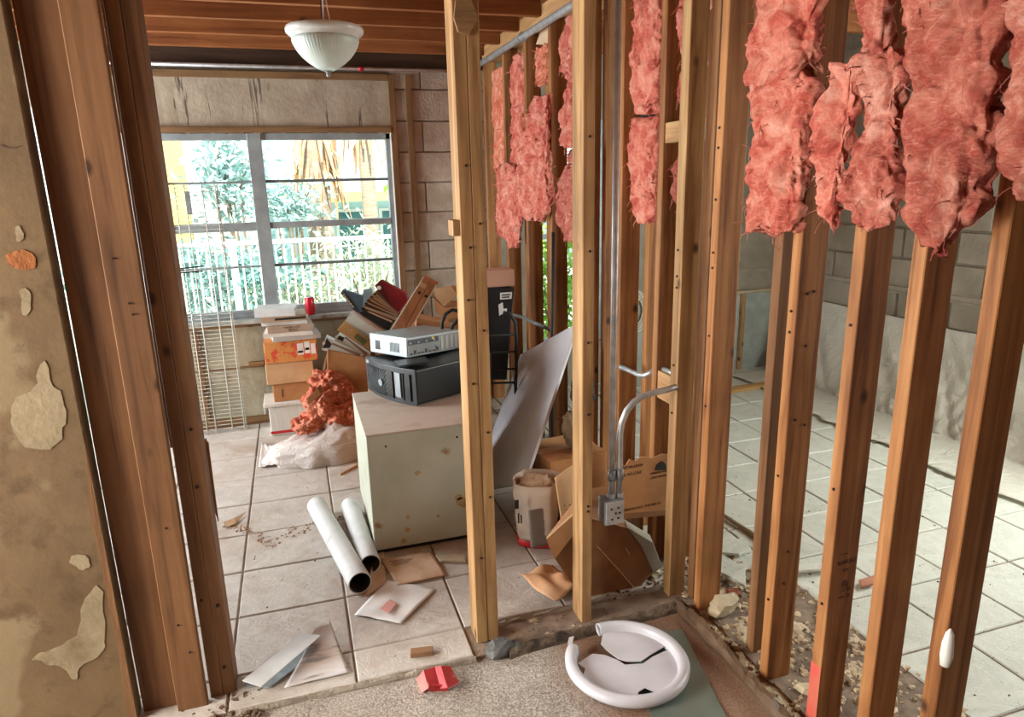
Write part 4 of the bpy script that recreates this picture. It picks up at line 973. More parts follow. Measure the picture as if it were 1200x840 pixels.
P = quad([(48,775),(92,600),(440,672),(440,900)], 4.22)
MB().prism([(P[0].x, 4.22, .02), P[1], P[2], (P[2].x+.03, 4.22, .02)], (.01, .24, 0)).obj('carton_body', KRAFT, t, bevel=.003)
slab('flap', [(48,775),(92,600),(100,602),(66,790)], 4.216, (0,.003,0), KRAFTL, t)
# cartons carrying the pile, mostly hidden behind the cabinet
carton('brown carton under the binder pile, mostly hidden behind the cabinet', (.33, 3.56, 0), (.68, 3.84, .52), KRAFT)
carton('brown carton against the window wall behind the binder pile', (.46, 4.16, 0), (.65, 4.60, .58), KRAFTD)
t = thing('cardboard_box', 'open brown carton with raised flaps beside the wood-grain box files', 'box', (.80, 4.35, .55))
slab('carton_body', [(925,200),(1000,268),(1150,262),(1155,330),(1010,372),(938,300)], 4.30, (.05,.25,0), KRAFT, t); slab('flap', [(922,122),(1050,104),(1100,170),(1000,262),(930,180)], 4.298, (.02,.03,.0), KRAFTL, t); slab('flap', [(1052,104),(1160,112),(1160,200),(1110,176)], 4.31, (.02,.05,0), KRAFT, t)
carton('tall brown carton under the open one near the far corner', (.66, 4.22, 0), (1.10, 4.62, .66), KRAFTD)
t = thing('cardboard_sheet', 'flattened reddish cartons lying behind the silver computer', 'cardboard', quad([(800,430)], 4.0)[0])
slab('sheet', [(792,352),(940,385),(1050,392),(1056,420),(930,418),(790,396)], 4.0, (.02,.2,0), KRAFT, t); slab('sheet', [(790,398),(930,420),(1056,424),(1060,452),(950,455),(785,432)], 3.99, (.02,.2,0), pm('reddish_carton', (150,84,58), (166,98,70), 8, .8), t)
carton('low brown carton under the flattened cartons', (.62, 3.86, 0), (1.05, 4.18, .60), KRAFTD)

# ------------------------------------------------------------------ black trolley frame and cartons half hidden by the door stud
tr = thing('trolley_frame', 'black tubular trolley frame half hidden behind the door stud', 'trolley', (.88, 3.55, 0))
for (pts, Y) in ((((545,366),(530,363),(522,368),(518,378),(518,392),(520,408)), 3.50), (((548,372),(538,374),(530,382),(528,396),(529,412)), 3.46), (((590,366),(598,368),(604,378),(605,395),(605,430),(604,455)), 3.46)):
    MB().tube([FY(x, y, Y) for x, y in pts], .0095, 10).obj('tube_rail', BLACKM, tr, smooth=True)
for y in (392, 412, 432, 448):
    a, b = FY(520, y+3, 3.49), FY(604, y, 3.46); MB().tube([a, b], .006, 8).obj('cross_bar', BLACKM, tr, smooth=True)
a = FY(604, 448, 3.46); MB().tube([a, (a.x, 3.46, .0)], .0095, 10).obj('tube_rail', BLACKM, tr, smooth=True); a = FY(528, 410, 3.46); MB().tube([a, (a.x, 3.46, .03)], .0095, 10).obj('tube_rail', BLACKM, tr, smooth=True)
bb = thing('black_box', 'black product box with white labels standing right of the door stud', 'box', FY(590, 440, 3.56))
x0, x1, z0, z1 = px_box(560, 603, 338, 440, 3.56)
MB().prism([FY(562,338,3.56), FY(603,337,3.56), FY(599,375,3.56), FY(594,445,3.56), FY(562,445,3.56)], (0, .16, 0)).obj('box_body', BLACK, bb, bevel=.003)
slab('white_label', [(586,343),(600,342),(599.5,350),(586,351)], 3.559, (0,-.001,0), PAPER, bb, conv=False); slab('logo', [(584,357),(589,354),(590,362),(594,361),(594,367),(588,368),(585,370)], 3.559, (0,-.001,0), PAPER, bb, conv=False)
slab('printed_line', [(588,345),(598,344.4),(598,346),(588,346.6)], 3.5575, (0,-.0006,0), INK, bb, conv=False); slab('printed_line', [(588,347.6),(597,347),(597,348.6),(588,349.2)], 3.5575, (0,-.0006,0), INK, bb, conv=False)
x0, x1, z0, z1 = px_box(562, 604, 317, 337, 3.56)
carton('pinkish flat-sided carton on top of the black labelled box', (x0, 3.57, FY(590,337.5,3.56).z+.006), (x1, 3.70, z1), pm('pink_carton', (186,140,118), (196,152,130), 6, .8), seams=False, tape=False)
carton('brown carton standing behind the black trolley frame', (.70, 3.58, 0), (.98, 3.84, FY(590,446,3.56).z-.004), KRAFTD)
pn = thing('striped_panel', 'blue-grey panel with white stripes standing against the left of the door stud', 'panel', FY(545, 420, 3.3))
MB().prism([FY(544,322,3.42), FY(552,318,3.42), FY(560,430,3.42), (FY(546,360,3.42))], (.02,.015,0)).obj('panel_board', pm('blue_grey_board', (112,134,140), (128,150,156), 8, .5), pn)
for k in range(3): slab('stripe', [(544.5+k*.6,334+k*6),(546+k*.6,332+k*6),(552,350+k*6),(551,353+k*6)], 3.418, (0,-.0008,0), PAPER, pn, conv=False)

# ------------------------------------------------------------------ leaning white panel
wbt = thing('white_panel', 'glossy white melamine panel leaning against the far stud wall', 'panel', (1.214, 3.714, .586), (math.radians(-125.4), math.radians(-25.9), math.radians(-78.7)))
GLOSS = pm('glossy_white', (206,206,210), (216,216,220), 5, .2, spec=.6)
MB().box((0, 0, -.008), (.657, .858, .008)).obj('panel_face', GLOSS, wbt, bevel=.003, local=True)
MB().tube([(.625, .84, -.014), (.625, .84, .014)], .014, 14).obj('corner_knob', BLACKM, wbt, local=True)

# ------------------------------------------------------------------ things on the tiles
def sheet(name, label, quadpx, mat, z=.004, lift=.006, seed=0, cat='paper', thick=.0008, lines=0, curl=None, group=None, hall=False):
    zz = HALL_Z if hall else 0.0
    A = [FZ(x, y, zz) for x, y in quadpx]     # a,b,c,d in order around
    def fn(u, v):
        p = A[0].lerp(A[1], u).lerp(A[3].lerp(A[2], u), v)
        p = Vector(p); p.z = zz+z+lift*(.5+.5*nz((u*2.2, v*2.2, seed), 1.3, seed)) + (curl(u, v) if curl else 0); return p
    t = thing(name, label, cat, A[0].lerp(A[2], .5), group=group)
    MB().grid(fn, 14, 14).obj('sheet', mat, t, smooth=True, solid=thick)
    for k in range(lines):
        u0, u1, v = .12+.02*(k % 2), .12+.5*(.6+.4*((k*37) % 10)/10), .12+.06*k
        P = []
        for i in range(7):
            q = fn(u0+(u1-u0)*i/6, v); q.z += thick/2+.0008; P.append(q)
        q = [fn(u0+(u1-u0)*i/6, v+.022) for i in range(7)]
        for w in q: w.z += thick/2+.0008
        MB().add(P+q, [(i, i+1, i+8, i+7) for i in range(6)]).obj('printed_line', INKB, t)
    return t
def rolled(label, pa, pb, r, seed, dent=None, group='rolled paper tubes on the tiles'):
    a, b = FZ(*pa, r), FZ(*pb, r); t = thing('paper_roll', label, 'paper roll', (a+b)/2-Vector((0,0,r)), group=group)
    n = 30; ax = (b-a).normalized(); sx = Vector((0,0,1)).cross(ax).normalized(); up = ax.cross(sx)
    def surf(rr, name, mat):
        vs = []; fs = []; m = 36
        for i in range(n+1):
            c = a.lerp(b, i/n)
            k = 1 - (.10*math.exp(-((i/n-dent)/.03)**2) if dent else 0)
            for j in range(m):
                an = 2*math.pi*j/m; q = c + (sx*math.cos(an)+up*math.sin(an))*rr*k*(1+.012*nz((math.cos(an), math.sin(an), i*.15), 2, seed)); vs.append(q)
        for i in range(n):
            for j in range(m): fs.append((i*m+j, i*m+(j+1) % m, (i+1)*m+(j+1) % m, (i+1)*m+j))
        return MB().add(vs, fs).obj(name, mat, t, smooth=True, fix=False)
    RM = pm('roll_paper_%d' % seed, (190,192,192), (206,208,208), 6, .6, c3=(160,150,140), s3=9, t3=(.62,.8))
    surf(r, 'outer_wrap', RM); surf(r-.004, 'dark_inside', pm('roll_inside_shade_%d' % seed, (58,52,46), (84,76,66), 9, .8))  # shade inside the hollow roll painted as a dark inner colour
    for e in (a, b):
        vs = [e + (sx*math.cos(2*math.pi*j/36)+up*math.sin(2*math.pi*j/36))*rr for rr in (r, r-.004) for j in range(36)]
        MB().add(vs, [(j, (j+1) % 36, (j+1) % 36+36, j+36) for j in range(36)]).obj('rim', RM, t)
    if not dent:
        for k in range(3):
            c = b - ax*(.03+.012*k)
            MB().add([c + (sx*math.cos(an)+up*math.sin(an))*(r+.0014)*1.0 + ax*d for d in (0, .005) for an in (2.0, 2.2, 2.4, 2.6)], [(0,1,5,4),(1,2,6,5),(2,3,7,6)]).obj('print_band', pm('band_%d' % k, (226,232,226), None, rough=.5), t)
    c = b - ax*.10
    MB().lathe([(.001,0),(r-.006,0)], (0,0,0), 30).obj('tmp', INK) if False else None
    return t
rolled('longer white paper roll lying on the tiles, its dark open end nearest', (371, 592), (422, 683), .046, 1)
rolled('shorter creased white paper roll against the steel cabinet', (410, 592), (434, 661), .043, 2, dent=.62)
sheet('envelope', 'tan printed envelope lying in front of the steel cabinet', [(447,658),(506,648),(523,676),(466,688)], PAPERB, .004, .008, 1, 'envelope', .004, 4)
sheet('paper_sheet', 'dirty white leaflet with a small pink tab in front of the paper rolls', [(415,722),(470,733),(511,692),(453,682)], PAPER, .003, .012, 2, 'paper', .0009, 0)
sheet('paper_tab', 'small pink paper tab stuck on the dirty white leaflet', [(445,718),(456,724),(466,712),(457,707)], pm('pink_tab', (206,150,140), None, rough=.8), .018, .001, 3, 'paper')
sheet('paper_sheet', 'brown-edged paper half tucked under the shorter paper roll', [(428,700),(452,684),(450,640),(436,660)], PAPERB, .002, .004, 4, 'paper')
ps = thing('plaster_strip', 'pale strip of broken trim right of the printed envelope', 'trim piece', FZ(525, 657, 0))
P = [FZ(510,653,0), FZ(538,652,0), FZ(546,657,0), FZ(546,661,0), FZ(516,660,0)]
MB().prism([Vector((p.x, p.y, .001)) for p in P], (0, 0, .014)).obj('trim_piece', PATCH, ps, bevel=.002)
# folded white trim and curled sheet by the doorway
ft = thing('metal_flashing', 'folded white sheet-metal strip lying by the left door post', 'flashing', FZ(330, 780, 0))
a, b, c, d = FZ(284,798,.05), FZ(306,805,.045), FZ(376,745,.05), FZ(354,743,.055)
MB().prism([a, b, c, d], (0, 0, .003)).obj('top_face', pm('flashing_white', (206,212,214), (216,220,222), 8, .4, .2), ft)
a2, d2 = FZ(286,803,.004), FZ(356,752,.004); b2, c2 = FZ(316,806,.004), FZ(376,762,.004)
MB().prism([a2, b2, c2, d2], (0, 0, .004)).obj('bottom_face', STEELD, ft)
sheet('curled_sheet', 'curled white sheet with dark streaks lying beside the folded metal strip', [(333,808),(411,789),(388,742),(370,752)], pm('streaked_sheet', (198,196,196), (176,160,146), 3, .5, c3=(128,124,122), s3=6, t3=(.56,.66), st=(1,4,1)), .004, .006, 5, 'sheet', .001, 0, curl=lambda u, v: .05*v*v)
a = FZ(481, 771, 0); b = FZ(508, 768, 0)
M = frame((a.x, a.y, .001), (b-a), (0,0,1).__class__((-(b-a).y, (b-a).x, 0)))
L = (b-a).length
tag(MB().box((0,-.004,0),(L,.026,.02), M).obj('wood_offcut', wood('offcut_wood', (128,96,70), (146,112,84), (92,64,44), 0, knots=False), bevel=.003), 'short brown wood offcut on the tiles near the threshold', 'wood offcut')
def red_packet():
    t = thing('crumpled_packet', 'crumpled red cardboard packet on the concrete by the threshold', 'packet', FZ(512, 800, HALL_Z))
    RC = pm('red_card', (160,34,40), (178,52,56), 10, .55, c3=(190,150,146), s3=22, t3=(.62,.7)); RL = pm('light_red_card', (214,110,104), (222,124,116), 8, .6)
    def q(x, y, z): return FZ(x, y, HALL_Z+z)
    MB().prism([q(494,812,.0), q(488,796,.02), q(496,786,.035), q(502,806,.035)], (.004,.006,.0)).obj('folded_flap', RL, t)
    MB().prism([q(502,808,.03), q(497,787,.038), q(510,783,.03), q(516,806,.02)], (0,.004,.003)).obj('panel', RC, t); MB().prism([q(516,807,.02), q(510,783,.03), q(517,782,.04), q(525,806,.035)], (0,.004,.003)).obj('panel', RC, t); MB().prism([q(525,808,.035), q(517,782,.042), q(528,782,.03), q(538,801,.02)], (0,.004,.003)).obj('panel', RC, t)
    MB().prism([q(502,811,.0), q(525,811,.0), q(524,803,.03), q(503,803,.03)], (0,.006,0)).obj('panel', RC, t)
red_packet()

# ------------------------------------------------------------------ broken diffuser dish on the metal plate
def dish():
    cx, cy, z0 = .925, 1.768, HALL_Z+.010
    PL = pm('frosted_acrylic', (190,190,196), (204,204,210), 6, .3, spec=.5)
    t = thing('lamp_diffuser', 'broken round white plastic lamp diffuser lying on the concrete', 'lamp diffuser', (cx, cy, z0))
    prof = [(.178,.000),(.192,.004),(.203,.016),(.204,.028),(.198,.037),(.186,.041),(.176,.040),(.170,.034),(.167,.016),(.165,.008)]
    g0, g1 = math.radians(96), math.radians(140)     # missing piece of rim at the back
    n = 120; vs = []; fs = []; ring = []
    for k in range(n+1):
        a = g1 + (2*math.pi-(g1-g0))*k/n
        for r, z in prof:
            jag = 1.0
            vs.append((cx+r*math.cos(a), cy+r*math.sin(a), z0+z))
    m = len(prof)
    for k in range(n):
        for j in range(m-1): fs.append((k*m+j, (k+1)*m+j, (k+1)*m+j+1, k*m+j+1))
    MB().add(vs, fs).obj('rim', PL, t, smooth=True, solid=.002)
    def piece(pts, z=.008, name='shard'):
        MB().prism([(cx+r*math.cos(math.radians(a)), cy+r*math.sin(math.radians(a)), z0+z) for r, a in pts], (0, 0, .003)).obj(name, PL, t)
    R = .168
    arcp = lambda a0, a1, s=8: [(R, a) for a in range(a0, a1+1, s)]
    # large base piece (right and front) and the back piece, with a crack and missing bits between them
    piece([(.035, 118), (.010, 60), (.05, -8), (.10, 8), (R, 12)] + arcp(20, 92) + [(.15, 98), (.125, 108), (.09, 112)], .012)
    piece([(.032, 126), (.008, 200), (.055, -18), (.10, 2), (R, 6)] + [(R, a) for a in range(0, -76, -8)] + [(.15, -80), (.12, -88), (.13, -100), (.16, -106)] + [(R, a) for a in range(-112, -160, -8)] + [(.15, -165), (.16, -178), (.14, 170), (.16, 160), (.135, 148), (.12, 136), (.08, 128)], .010)
    piece([(.205, 141), (.212, 132), (.200, 128), (.190, 140)], .036, 'rim_splinter')
dish()
def plate():
    t = thing('panel_cover', 'grey-green metal panel cover with slotted tabs under the broken diffuser', 'metal plate', (1.03, 1.6, HALL_Z))
    PM_ = pm('panel_paint', (112,124,116), (128,140,130), 5, .38, .3)
    M = frame((1.094, 1.40, HALL_Z+.004), Vector((-.372, .088, 0)), Vector((.088, .40, 0)))
    MB().box((0, 0, 0), (.225, .50, .004), M).obj('plate', PM_, t, bevel=.001)
    for x, y in ((.012, .44), (.012, .16), (.012, .02), (.185, .11)):
        tb = MB().box((x, y, .004), (x+.028, y+.030, .009), M).obj('slotted_tab', PM_, t); MB().box((x+.006, y+.012, .009), (x+.022, y+.018, .0095), M).obj('slot', INK, tb)
    MB().box((0, 0, .004), (.005, .5, .010), M).obj('edge_lip', PM_, t)
plate()
# ------------------------------------------------------------------ cartons behind the single front stud
sk = thing('paper_sack', 'cream paper sack with a red base standing behind the door stud', 'sack', (.93, 2.66, 0))
SKM = pm('sack_paper', (186,166,146), (200,182,164), 5, .75, bump=.3, bscale=14, c3=(164,150,140), s3=3, t3=(.5,.6))
z_top = FY(608, 572, 2.58).z
def sackfn(h, extra=0):
    return lambda j, a: (1 + .10*nz((math.cos(a)*1.5, math.sin(a)*1.5, j*.5), 1.5, 4))*(1/max(abs(math.cos(a+.5)), abs(math.sin(a+.5))))**.45*.95
MB().lathe([(.084,.03),(.088,.05),(.092,z_top*.25),(.096,z_top*.45),(.100,z_top*.65),(.102,z_top*.85),(.104,z_top)], (.925, 2.655, 0), 48, sackfn(1)).obj('sack_body', SKM, sk, smooth=True, solid=.003)
MB().lathe([(.001,.001),(.085,.001),(.092,.012),(.093,.034),(.088,.036)], (.925, 2.655, 0), 48, sackfn(1)).obj('red_base', RED, sk, smooth=True)
MB().grid(lambda u, v: FY(619+26*u+3*v, 598+44*v-4*u, 2.535+.03*u+.006*nz((u*2,v*2,0),2,3)), 8, 8).obj('grey_label', pm('grey_label_paper', (132,126,122), (150,144,138), 5, .75), sk, smooth=True, solid=.001)
lump('contents', PAPERB, (.925, 2.66, z_top*.86), (.078, .078, .05), 61, .25, sk)
for (px, py, w, h, Y) in ((602.5,590,5,12,2.585),(606,606,2,14,2.57),(609,607,2,12,2.565)):
    p = FY(px, py, Y-.03); MB().box((p.x, p.y-.012, p.z-h*.0033/2), (p.x+w*.0033, p.y-.010, p.z+h*.0033/2)).obj('printed_mark', INK, sk)
carton('brown carton with open top flaps behind the paper sack', (1.00, 2.74, 0), (1.30, 3.02, .33), KRAFT, rotz=.12)
MB
lp = thing('trash_bag', 'black refuse bag stuffed behind the leaning white panel', 'bag', (1.2, 3.2, .34))
lump('bag_body', pm('black_poly', (20,20,22), (34,34,36), 10, .4, bump=.4, bscale=20), (1.235, 2.86, .60), (.05, .07, .10), 71, .3, lp, flat=.34)
lp = thing('canvas_bag', 'khaki cloth bag resting on the brown carton behind the white panel', 'bag', (1.16, 2.95, .34))
lump('bag_body', pm('khaki_cloth', (112,92,66), (132,110,82), 9, .85, bump=.4, bscale=30), (1.19, 2.83, .43), (.065, .07, .10), 72, .22, lp, flat=.337)
MB().tube([FY(652,492,2.9), FY(662,489,2.9), FY(672,494,2.9)], .008, 8).obj('strap', KRAFTD, lp)
cp = thing('curled_cardboard', 'curled printed cardboard sheet standing behind the single front stud', 'cardboard', FZ(668, 640, 0))
def curlfn(u, v):
    top = FY(650+42*u, 560-22*math.sin(u*1.5), 2.42+.10*(1-math.cos(u*2.2))); bot = FY(658+36*u, 612+8*u, 2.40+.10*(1-math.cos(u*2.2)))
    return top.lerp(bot, v)
MB().grid(curlfn, 16, 8).obj('sheet', KRAFTL, cp, smooth=True, solid=.004)
for k, (u0, u1, v0, v1) in enumerate(((.55,.95,.06,.12),(.58,.92,.15,.19),(.66,.84,.22,.30),(.15,.5,.62,.65),(.2,.6,.70,.73),(.18,.55,.78,.81),(.62,.8,.55,.66))):
    vs = [curlfn(u, v)+Vector((-.001,-.0035,0)) for v in (v0, v1) for u in (u0, (u0+u1)/2, u1)]
    MB().add(vs, [(0,1,4,3),(1,2,5,4)]).obj('printed_line', INKB, cp)
tc = thing('open_carton', 'large brown carton tipped on its corner under the outlet box', 'box', FZ(705, 712, 0))
Y0 = 2.17
P = [FY(x, y, Y0) for x, y in ((650,655),(688,606),(735,618),(752,640),(768,668),(745,694),(712,712),(690,712))]
MB().prism(P, (.03, .15, .02)).obj('carton_body', KRAFTD, tc, bevel=.004)
MB().prism([FY(x, y, Y0-.02) for x, y in ((640,632),(680,596),(688,600),(688,606),(650,655))], (.01, .02, .0)).obj('flap', KRAFTL, tc)
MB().prism([FY(x, y, Y0-.01) for x, y in ((735,618),(765,636),(776,664),(766,672),(752,640))], (.02, .06, .0)).obj('flap', pm('grey_cardboard', (128,122,108), (146,140,126), 9, .85), tc)
for (a, b) in (((700,640),(748,694)), ((733,642),(738,650)), ((688,606),(735,618))):
    MB().tube([FY(*a, Y0-.002), FY(*b, Y0-.002)], .0018, 4).obj('crease', KRAFTL, tc)
pc = thing('torn_carton_panel', 'torn printed carton side wedged beside the corner stud above the tipped carton', 'box', FY(755, 606, 2.24))
Y0 = 2.24
outl = [(716,603),(787,597),(784,533),(776,532),(764,537),(752,535),(744,541),(738,538),(733,546),(726,541),(716,542)]
MB().prism([FY(x, y, Y0) for x, y in outl], (0, .005, 0)).obj('front_panel', KRAFT, pc)
MB().prism([FY(x, y, Y0) for x, y in ((716,603),(787,597),(787,603),(716,610))], (0, .07, .0)).obj('bottom_panel', KRAFTD, pc)
for body, px, py, sz in (('LOT M-17374', 727, 551, .017), ('No. 4-5 CAT', 727, 559, .017), ('HANDLE WITH', 763, 556, .0125), ('CARE THIS END', 763, 561, .0105), ('MADE IN U.S.A.  THIS SIDE UP', 731, 599, .0125)):
    p = FY(px, py, Y0-.001); text_obj(body, sz, frame((p.x, Y0-.0012, p.z), (1,0,.03), (0,0,1)), INK, pc, 'lettering')
MB().prism([FY(x, y, Y0-.0012) for x, y in ((768,551),(781,550),(780,543),(776,540),(772,542),(769,546))], (0, -.0006, 0)).obj('printed_mark', INK, pc)
carton('brown carton base supporting the torn printed panel', (1.06, 2.36, .0), (1.30, 2.58, FY(755,607,2.24).z-.006), KRAFTD, seams=False, tape=False)
carton('tall narrow brown carton beside the paper sack', (1.035, 2.60, 0), (1.16, 2.72, FY(640,580,2.6).z), KRAFT, seams=False)
kp = sheet('kraft_paper', 'crumpled kraft paper sheet on the tiles behind the front studs', [(606,681),(648,667),(683,690),(652,712)], pm('kraft_paper', (186,140,100), (200,158,118), 8, .75), .006, .05, 9, 'paper', .0012)
# ------------------------------------------------------------------ rubble
def chunk(c, r, seed, mat, name='rubble_chunk', label=None, cat='rubble', group=None, parent=None):
    bm = bmesh.new(); bmesh.ops.create_icosphere(bm, subdivisions=2, radius=1)
    for v in bm.verts:
        d = v.co.normalized(); k = 1+.45*noise.noise(d*1.6+Vector((seed*3.3, seed, 0)))
        v.co = Vector((d.x*r[0]*k, d.y*r[1]*k, max(d.z, -.55)*r[2]*k)) + Vector(c)
    me = bpy.data.meshes.new(name); bm.to_mesh(me); bm.free(); me.materials.append(mat)
    o = bpy.data.objects.new(name, me); COL.objects.link(o)
    if label: tag(o, label, cat, group)
    return o
LUMPG = pm('grey_cement_lump', (78,80,80), (104,104,100), 14, .9, bump=.8, bscale=50, c3=(58,56,54), s3=10, t3=(.5,.6))
chunk((.552, 1.985, HALL_Z+.018), (.052, .04, .035), 3, LUMPG, 'cement_lump', 'dark grey cement lump at the foot of the door stud')
chunk((.60, 1.978, HALL_Z+.016), (.03, .03, .022), 4, LUMPG, 'cement_lump', 'small dark cement crumb right of the larger lump by the door stud')
p = FZ(847, 718, .0); chunk((p.x, p.y, .03), (.055, .04, .042), 5, PATCH, 'rubble_chunk', 'pale mortar chunk at the foot of the corner studs')
p = FZ(858, 697, .0); chunk((p.x, p.y, .01), (.035, .02, .012), 6, pm('terracotta', (150,84,60), (168,100,74), 9, .9), 'rubble_chunk', 'terracotta tile shard beside the pale mortar chunk')
p = FZ(778, 640, .0); chunk((1.27, 2.22, .02), (.03, .03, .025), 7, PATCH, 'rubble_chunk', 'pale rubble piece under the torn carton panel')
def tile_shard(label, pts, z, tilt=0, mat=None):
    P = [FZ(x, y, z) for x, y in pts]; 
    return tag(MB().prism(P, (0, 0, .012)).obj('broken_tile', mat or TILE2, bevel=.002), label, 'tile shard')
tile_shard('broken tile slab leaning in the rubble behind the corner studs', [(846,652),(873,668),(874,690),(858,680),(842,672)], .03)
tile_shard('curved broken tile edge behind the corner studs', [(845,638),(872,632),(880,645),(866,652),(846,650)], .02)
tile_shard('broken tile shard between the two middle front studs', [(935,664),(972,660),(975,668),(936,671)], .02)
tile_shard('reddish broken tile bit behind the stamped stud', [(1006,682),(1026,676),(1024,686),(1010,690)], .01, 0, pm('red_tile_bit', (150,96,72), (170,116,90), 9, .8))
pipe('hose', 'tan rubber hose lying on the tiles behind the corner studs', [FZ(838,596,.012), FZ(850,605,.012), FZ(862,613,.012), FZ(880,624,.012), FZ(900,640,.012)], .010, pm('tan_rubber', (120,104,76), (136,120,92), 9, .6), cat='hose')
hc = thing('hose_coil', 'pale coiled cable hanging on the end wall of the side room', 'cable coil', FY(745, 350, YW-.06))
HCM = pm('pale_cable', (206,206,190), (216,216,200), 9, .5)
c0 = FY(740, 365, YW-.06)
for k in range(4):
    R1 = .10+.012*k; MB().tube([c0+Vector((R1*math.cos(a*.2618), -.008*k, R1*1.25*math.sin(a*.2618))) for a in range(25)], .006, 6).obj('loop', HCM, hc, smooth=True)
def scatter(name, label, region, n, seed, mat, smin, smax, cat='debris', keep=None, zf=None):
    r = random.Random(seed); m = MB(); cnt = 0
    while cnt < n:
        x = r.uniform(region[0], region[1]); y = r.uniform(region[2], region[3])
        if keep and not keep(x, y): continue
        cnt += 1; s = smin+(smax-smin)*r.random()**3; a = r.uniform(0, 6.28); z = (zf(x, y) if zf else 0)
        k = 5; h = s*r.uniform(.3, .7)
        ring = [(x+s*r.uniform(.6,1.1)*math.cos(a+i*6.283/k), y+s*r.uniform(.5,1.1)*math.sin(a+i*6.283/k)) for i in range(k)]
        vs = [(p[0], p[1], z-.002) for p in ring]+[(x+(p[0]-x)*r.uniform(.5,.8), y+(p[1]-y)*r.uniform(.5,.8), z+h*r.uniform(.7,1.2)) for p in ring]
        m.add(vs, [(i, (i+1) % k, (i+1) % k+k, i+k) for i in range(k)]+[tuple(range(k, 2*k))])
    return tag(m.obj(name, mat), label, cat, kind='stuff')
DEB = pm('pale_debris', (166,146,116), (190,172,144), 40, .95, c3=(104,82,60), s3=30, t3=(.5,.6)); DEBD = pm('dark_debris', (84,66,50), (112,90,70), 40, .95, c3=(150,136,118), s3=50, t3=(.6,.66))
scatter('mortar_debris', 'loose mortar crumbs along the foot of the right stud wall', (1.29, 1.80, .8, 2.3), 1300, 1, DEB, .003, .026, zf=lambda x, y: -.008)
scatter('mortar_debris', 'dirt and chips in the trough under the front partition', (.58, 1.30, 1.99, 2.12), 380, 2, DEBD, .003, .014, zf=lambda x, y: -.012)
scatter('mortar_debris', 'dark leaf litter and chips behind the tipped carton', (1.0, 1.32, 2.12, 2.35), 160, 3, DEBD, .004, .02)
scatter('plaster_dust', 'dark specks scattered over the pale tiles of the side room', (1.45, 3.0, 1.0, 3.6), 420, 4, DEBD, .0015, .009, keep=lambda x, y: random.Random(int(x*977+y*331)).random() < max(.1, 1.2-.5*(x-1.4)))
scatter('plaster_dust', 'small crumbs on the beige tiles around the cabinet', (-.3, 1.2, 2.05, 3.9), 200, 5, DEBD, .001, .006)
scatter('plaster_dust', 'chips and splinters at the foot of the left door post', (-.50, -.22, 1.93, 2.10), 150, 6, DEBD, .003, .016, zf=lambda x, y: -.004)
scatter('mortar_debris', 'crumbs on the bare concrete near the threshold', (-.3, 1.25, 1.55, 1.97), 140, 7, DEB, .0012, .006, zf=lambda x, y: HALL_Z)
_tr = [FZ(x, y, 0) for x, y in ((262,613),(290,622),(318,636),(340,626),(372,612),(398,606))]
def _near(x, y):
    q = Vector((x, y, 0)); best = 9
    for a, b in zip(_tr[:-1], _tr[1:]):
        d = b-a; t = max(0, min(1, (q-a).dot(d)/d.dot(d))); best = min(best, (q-a-d*t).length)
    return best < .045*(.3+abs(nz((x, y, 0), 12, 2))*1.6)
scatter('plaster_dust', 'trail of brown dirt winding across the tiles left of the paper rolls', (-.45, .12, 2.95, 3.35), 520, 11, pm('brown_dirt', (140,104,76), (166,132,104), 40, .95), .0012, .008, keep=_near)
scatter('mortar_debris', 'larger pale mortar lumps among the crumbs by the right stud wall', (1.36, 1.78, 1.0, 2.25), 130, 12, pm('pale_mortar', (184,168,138), (206,192,164), 20, .95, bump=.6), .008, .04, zf=lambda x, y: -.008)
lf = thing('dry_leaf', 'curled brown leaf scrap on the tiles near the left door post', 'leaf', FZ(283, 605, 0))
MB().prism([FZ(262,612,.004), FZ(275,607,.012), FZ(288,600,.01), FZ(276,614,.006), FZ(268,617,.004)], (0,0,.002)).obj('blade', pm('dry_leaf', (150,116,80), (170,136,98), 9, .8), lf)
tag(MB().tube([FZ(398,556,.008), FZ(418,545,.008)], .006, 6).obj('wood_stick', KRAFTL), 'pale stick on the tiles beside the white bag', 'stick')
# brown dust smear on the tiles
# ------------------------------------------------------------------ outdoors
GROUNDM = pm('sunlit_ground', (176,180,160), (196,198,184), 3, .9)
g = MB().box((-30, 5.02, -.35), (40, 60, -.25)).obj('ground', GROUNDM); tag(g, 'bright sunlit yard ground outside the window', 'ground', kind='structure')
YF = 7.6
rail = thing('picket_fence', 'white metal railing with slim upright bars outside the window', 'fence', (0, YF, -.25))
WM = pm('white_rail', (226,228,226), (232,234,232), 4, .5)
zr = FY(290, 282, YF).z; z_low = -.1
MB().box((-2.6, YF-.025, zr-.04), (2.2, YF+.025, zr)).obj('top_rail', WM, rail); MB().box((-2.6, YF-.02, z_low), (2.2, YF+.02, z_low+.035)).obj('bottom_rail', WM, rail)
pk = MB().box((-.009, -.009, z_low+.03), (.009, .009, zr-.04)).mesh('picket'); pk.materials.append(WM)
x = -2.5
while x < 2.2:
    o = bpy.data.objects.new('picket', pk); COL.objects.link(o); o.parent = rail; o.matrix_parent_inverse = rail.matrix_basis.inverted(); o.location = (x, YF, 0); x += .083
for x in (-2.55, FY(276,320,YF).x, 2.15): MB().box((x-.035, YF-.035, -.25), (x+.035, YF+.035, zr+.02)).obj('post', WM, rail)
YB = 10.5
yb = thing('yellow_building', 'pale yellow building at the left beyond the railing', 'building', (-4, YB+1, -.25))
xe = FY(215, 200, YB).x
MB().box((-9, YB+.12, -.25), (-1.92, YB+3, 6)).obj('gap_backdrop', pm('gap_white', (226,226,222), (230,230,228), 3, .8), yb)  # white wall added so the post gaps read as blown-out daylight
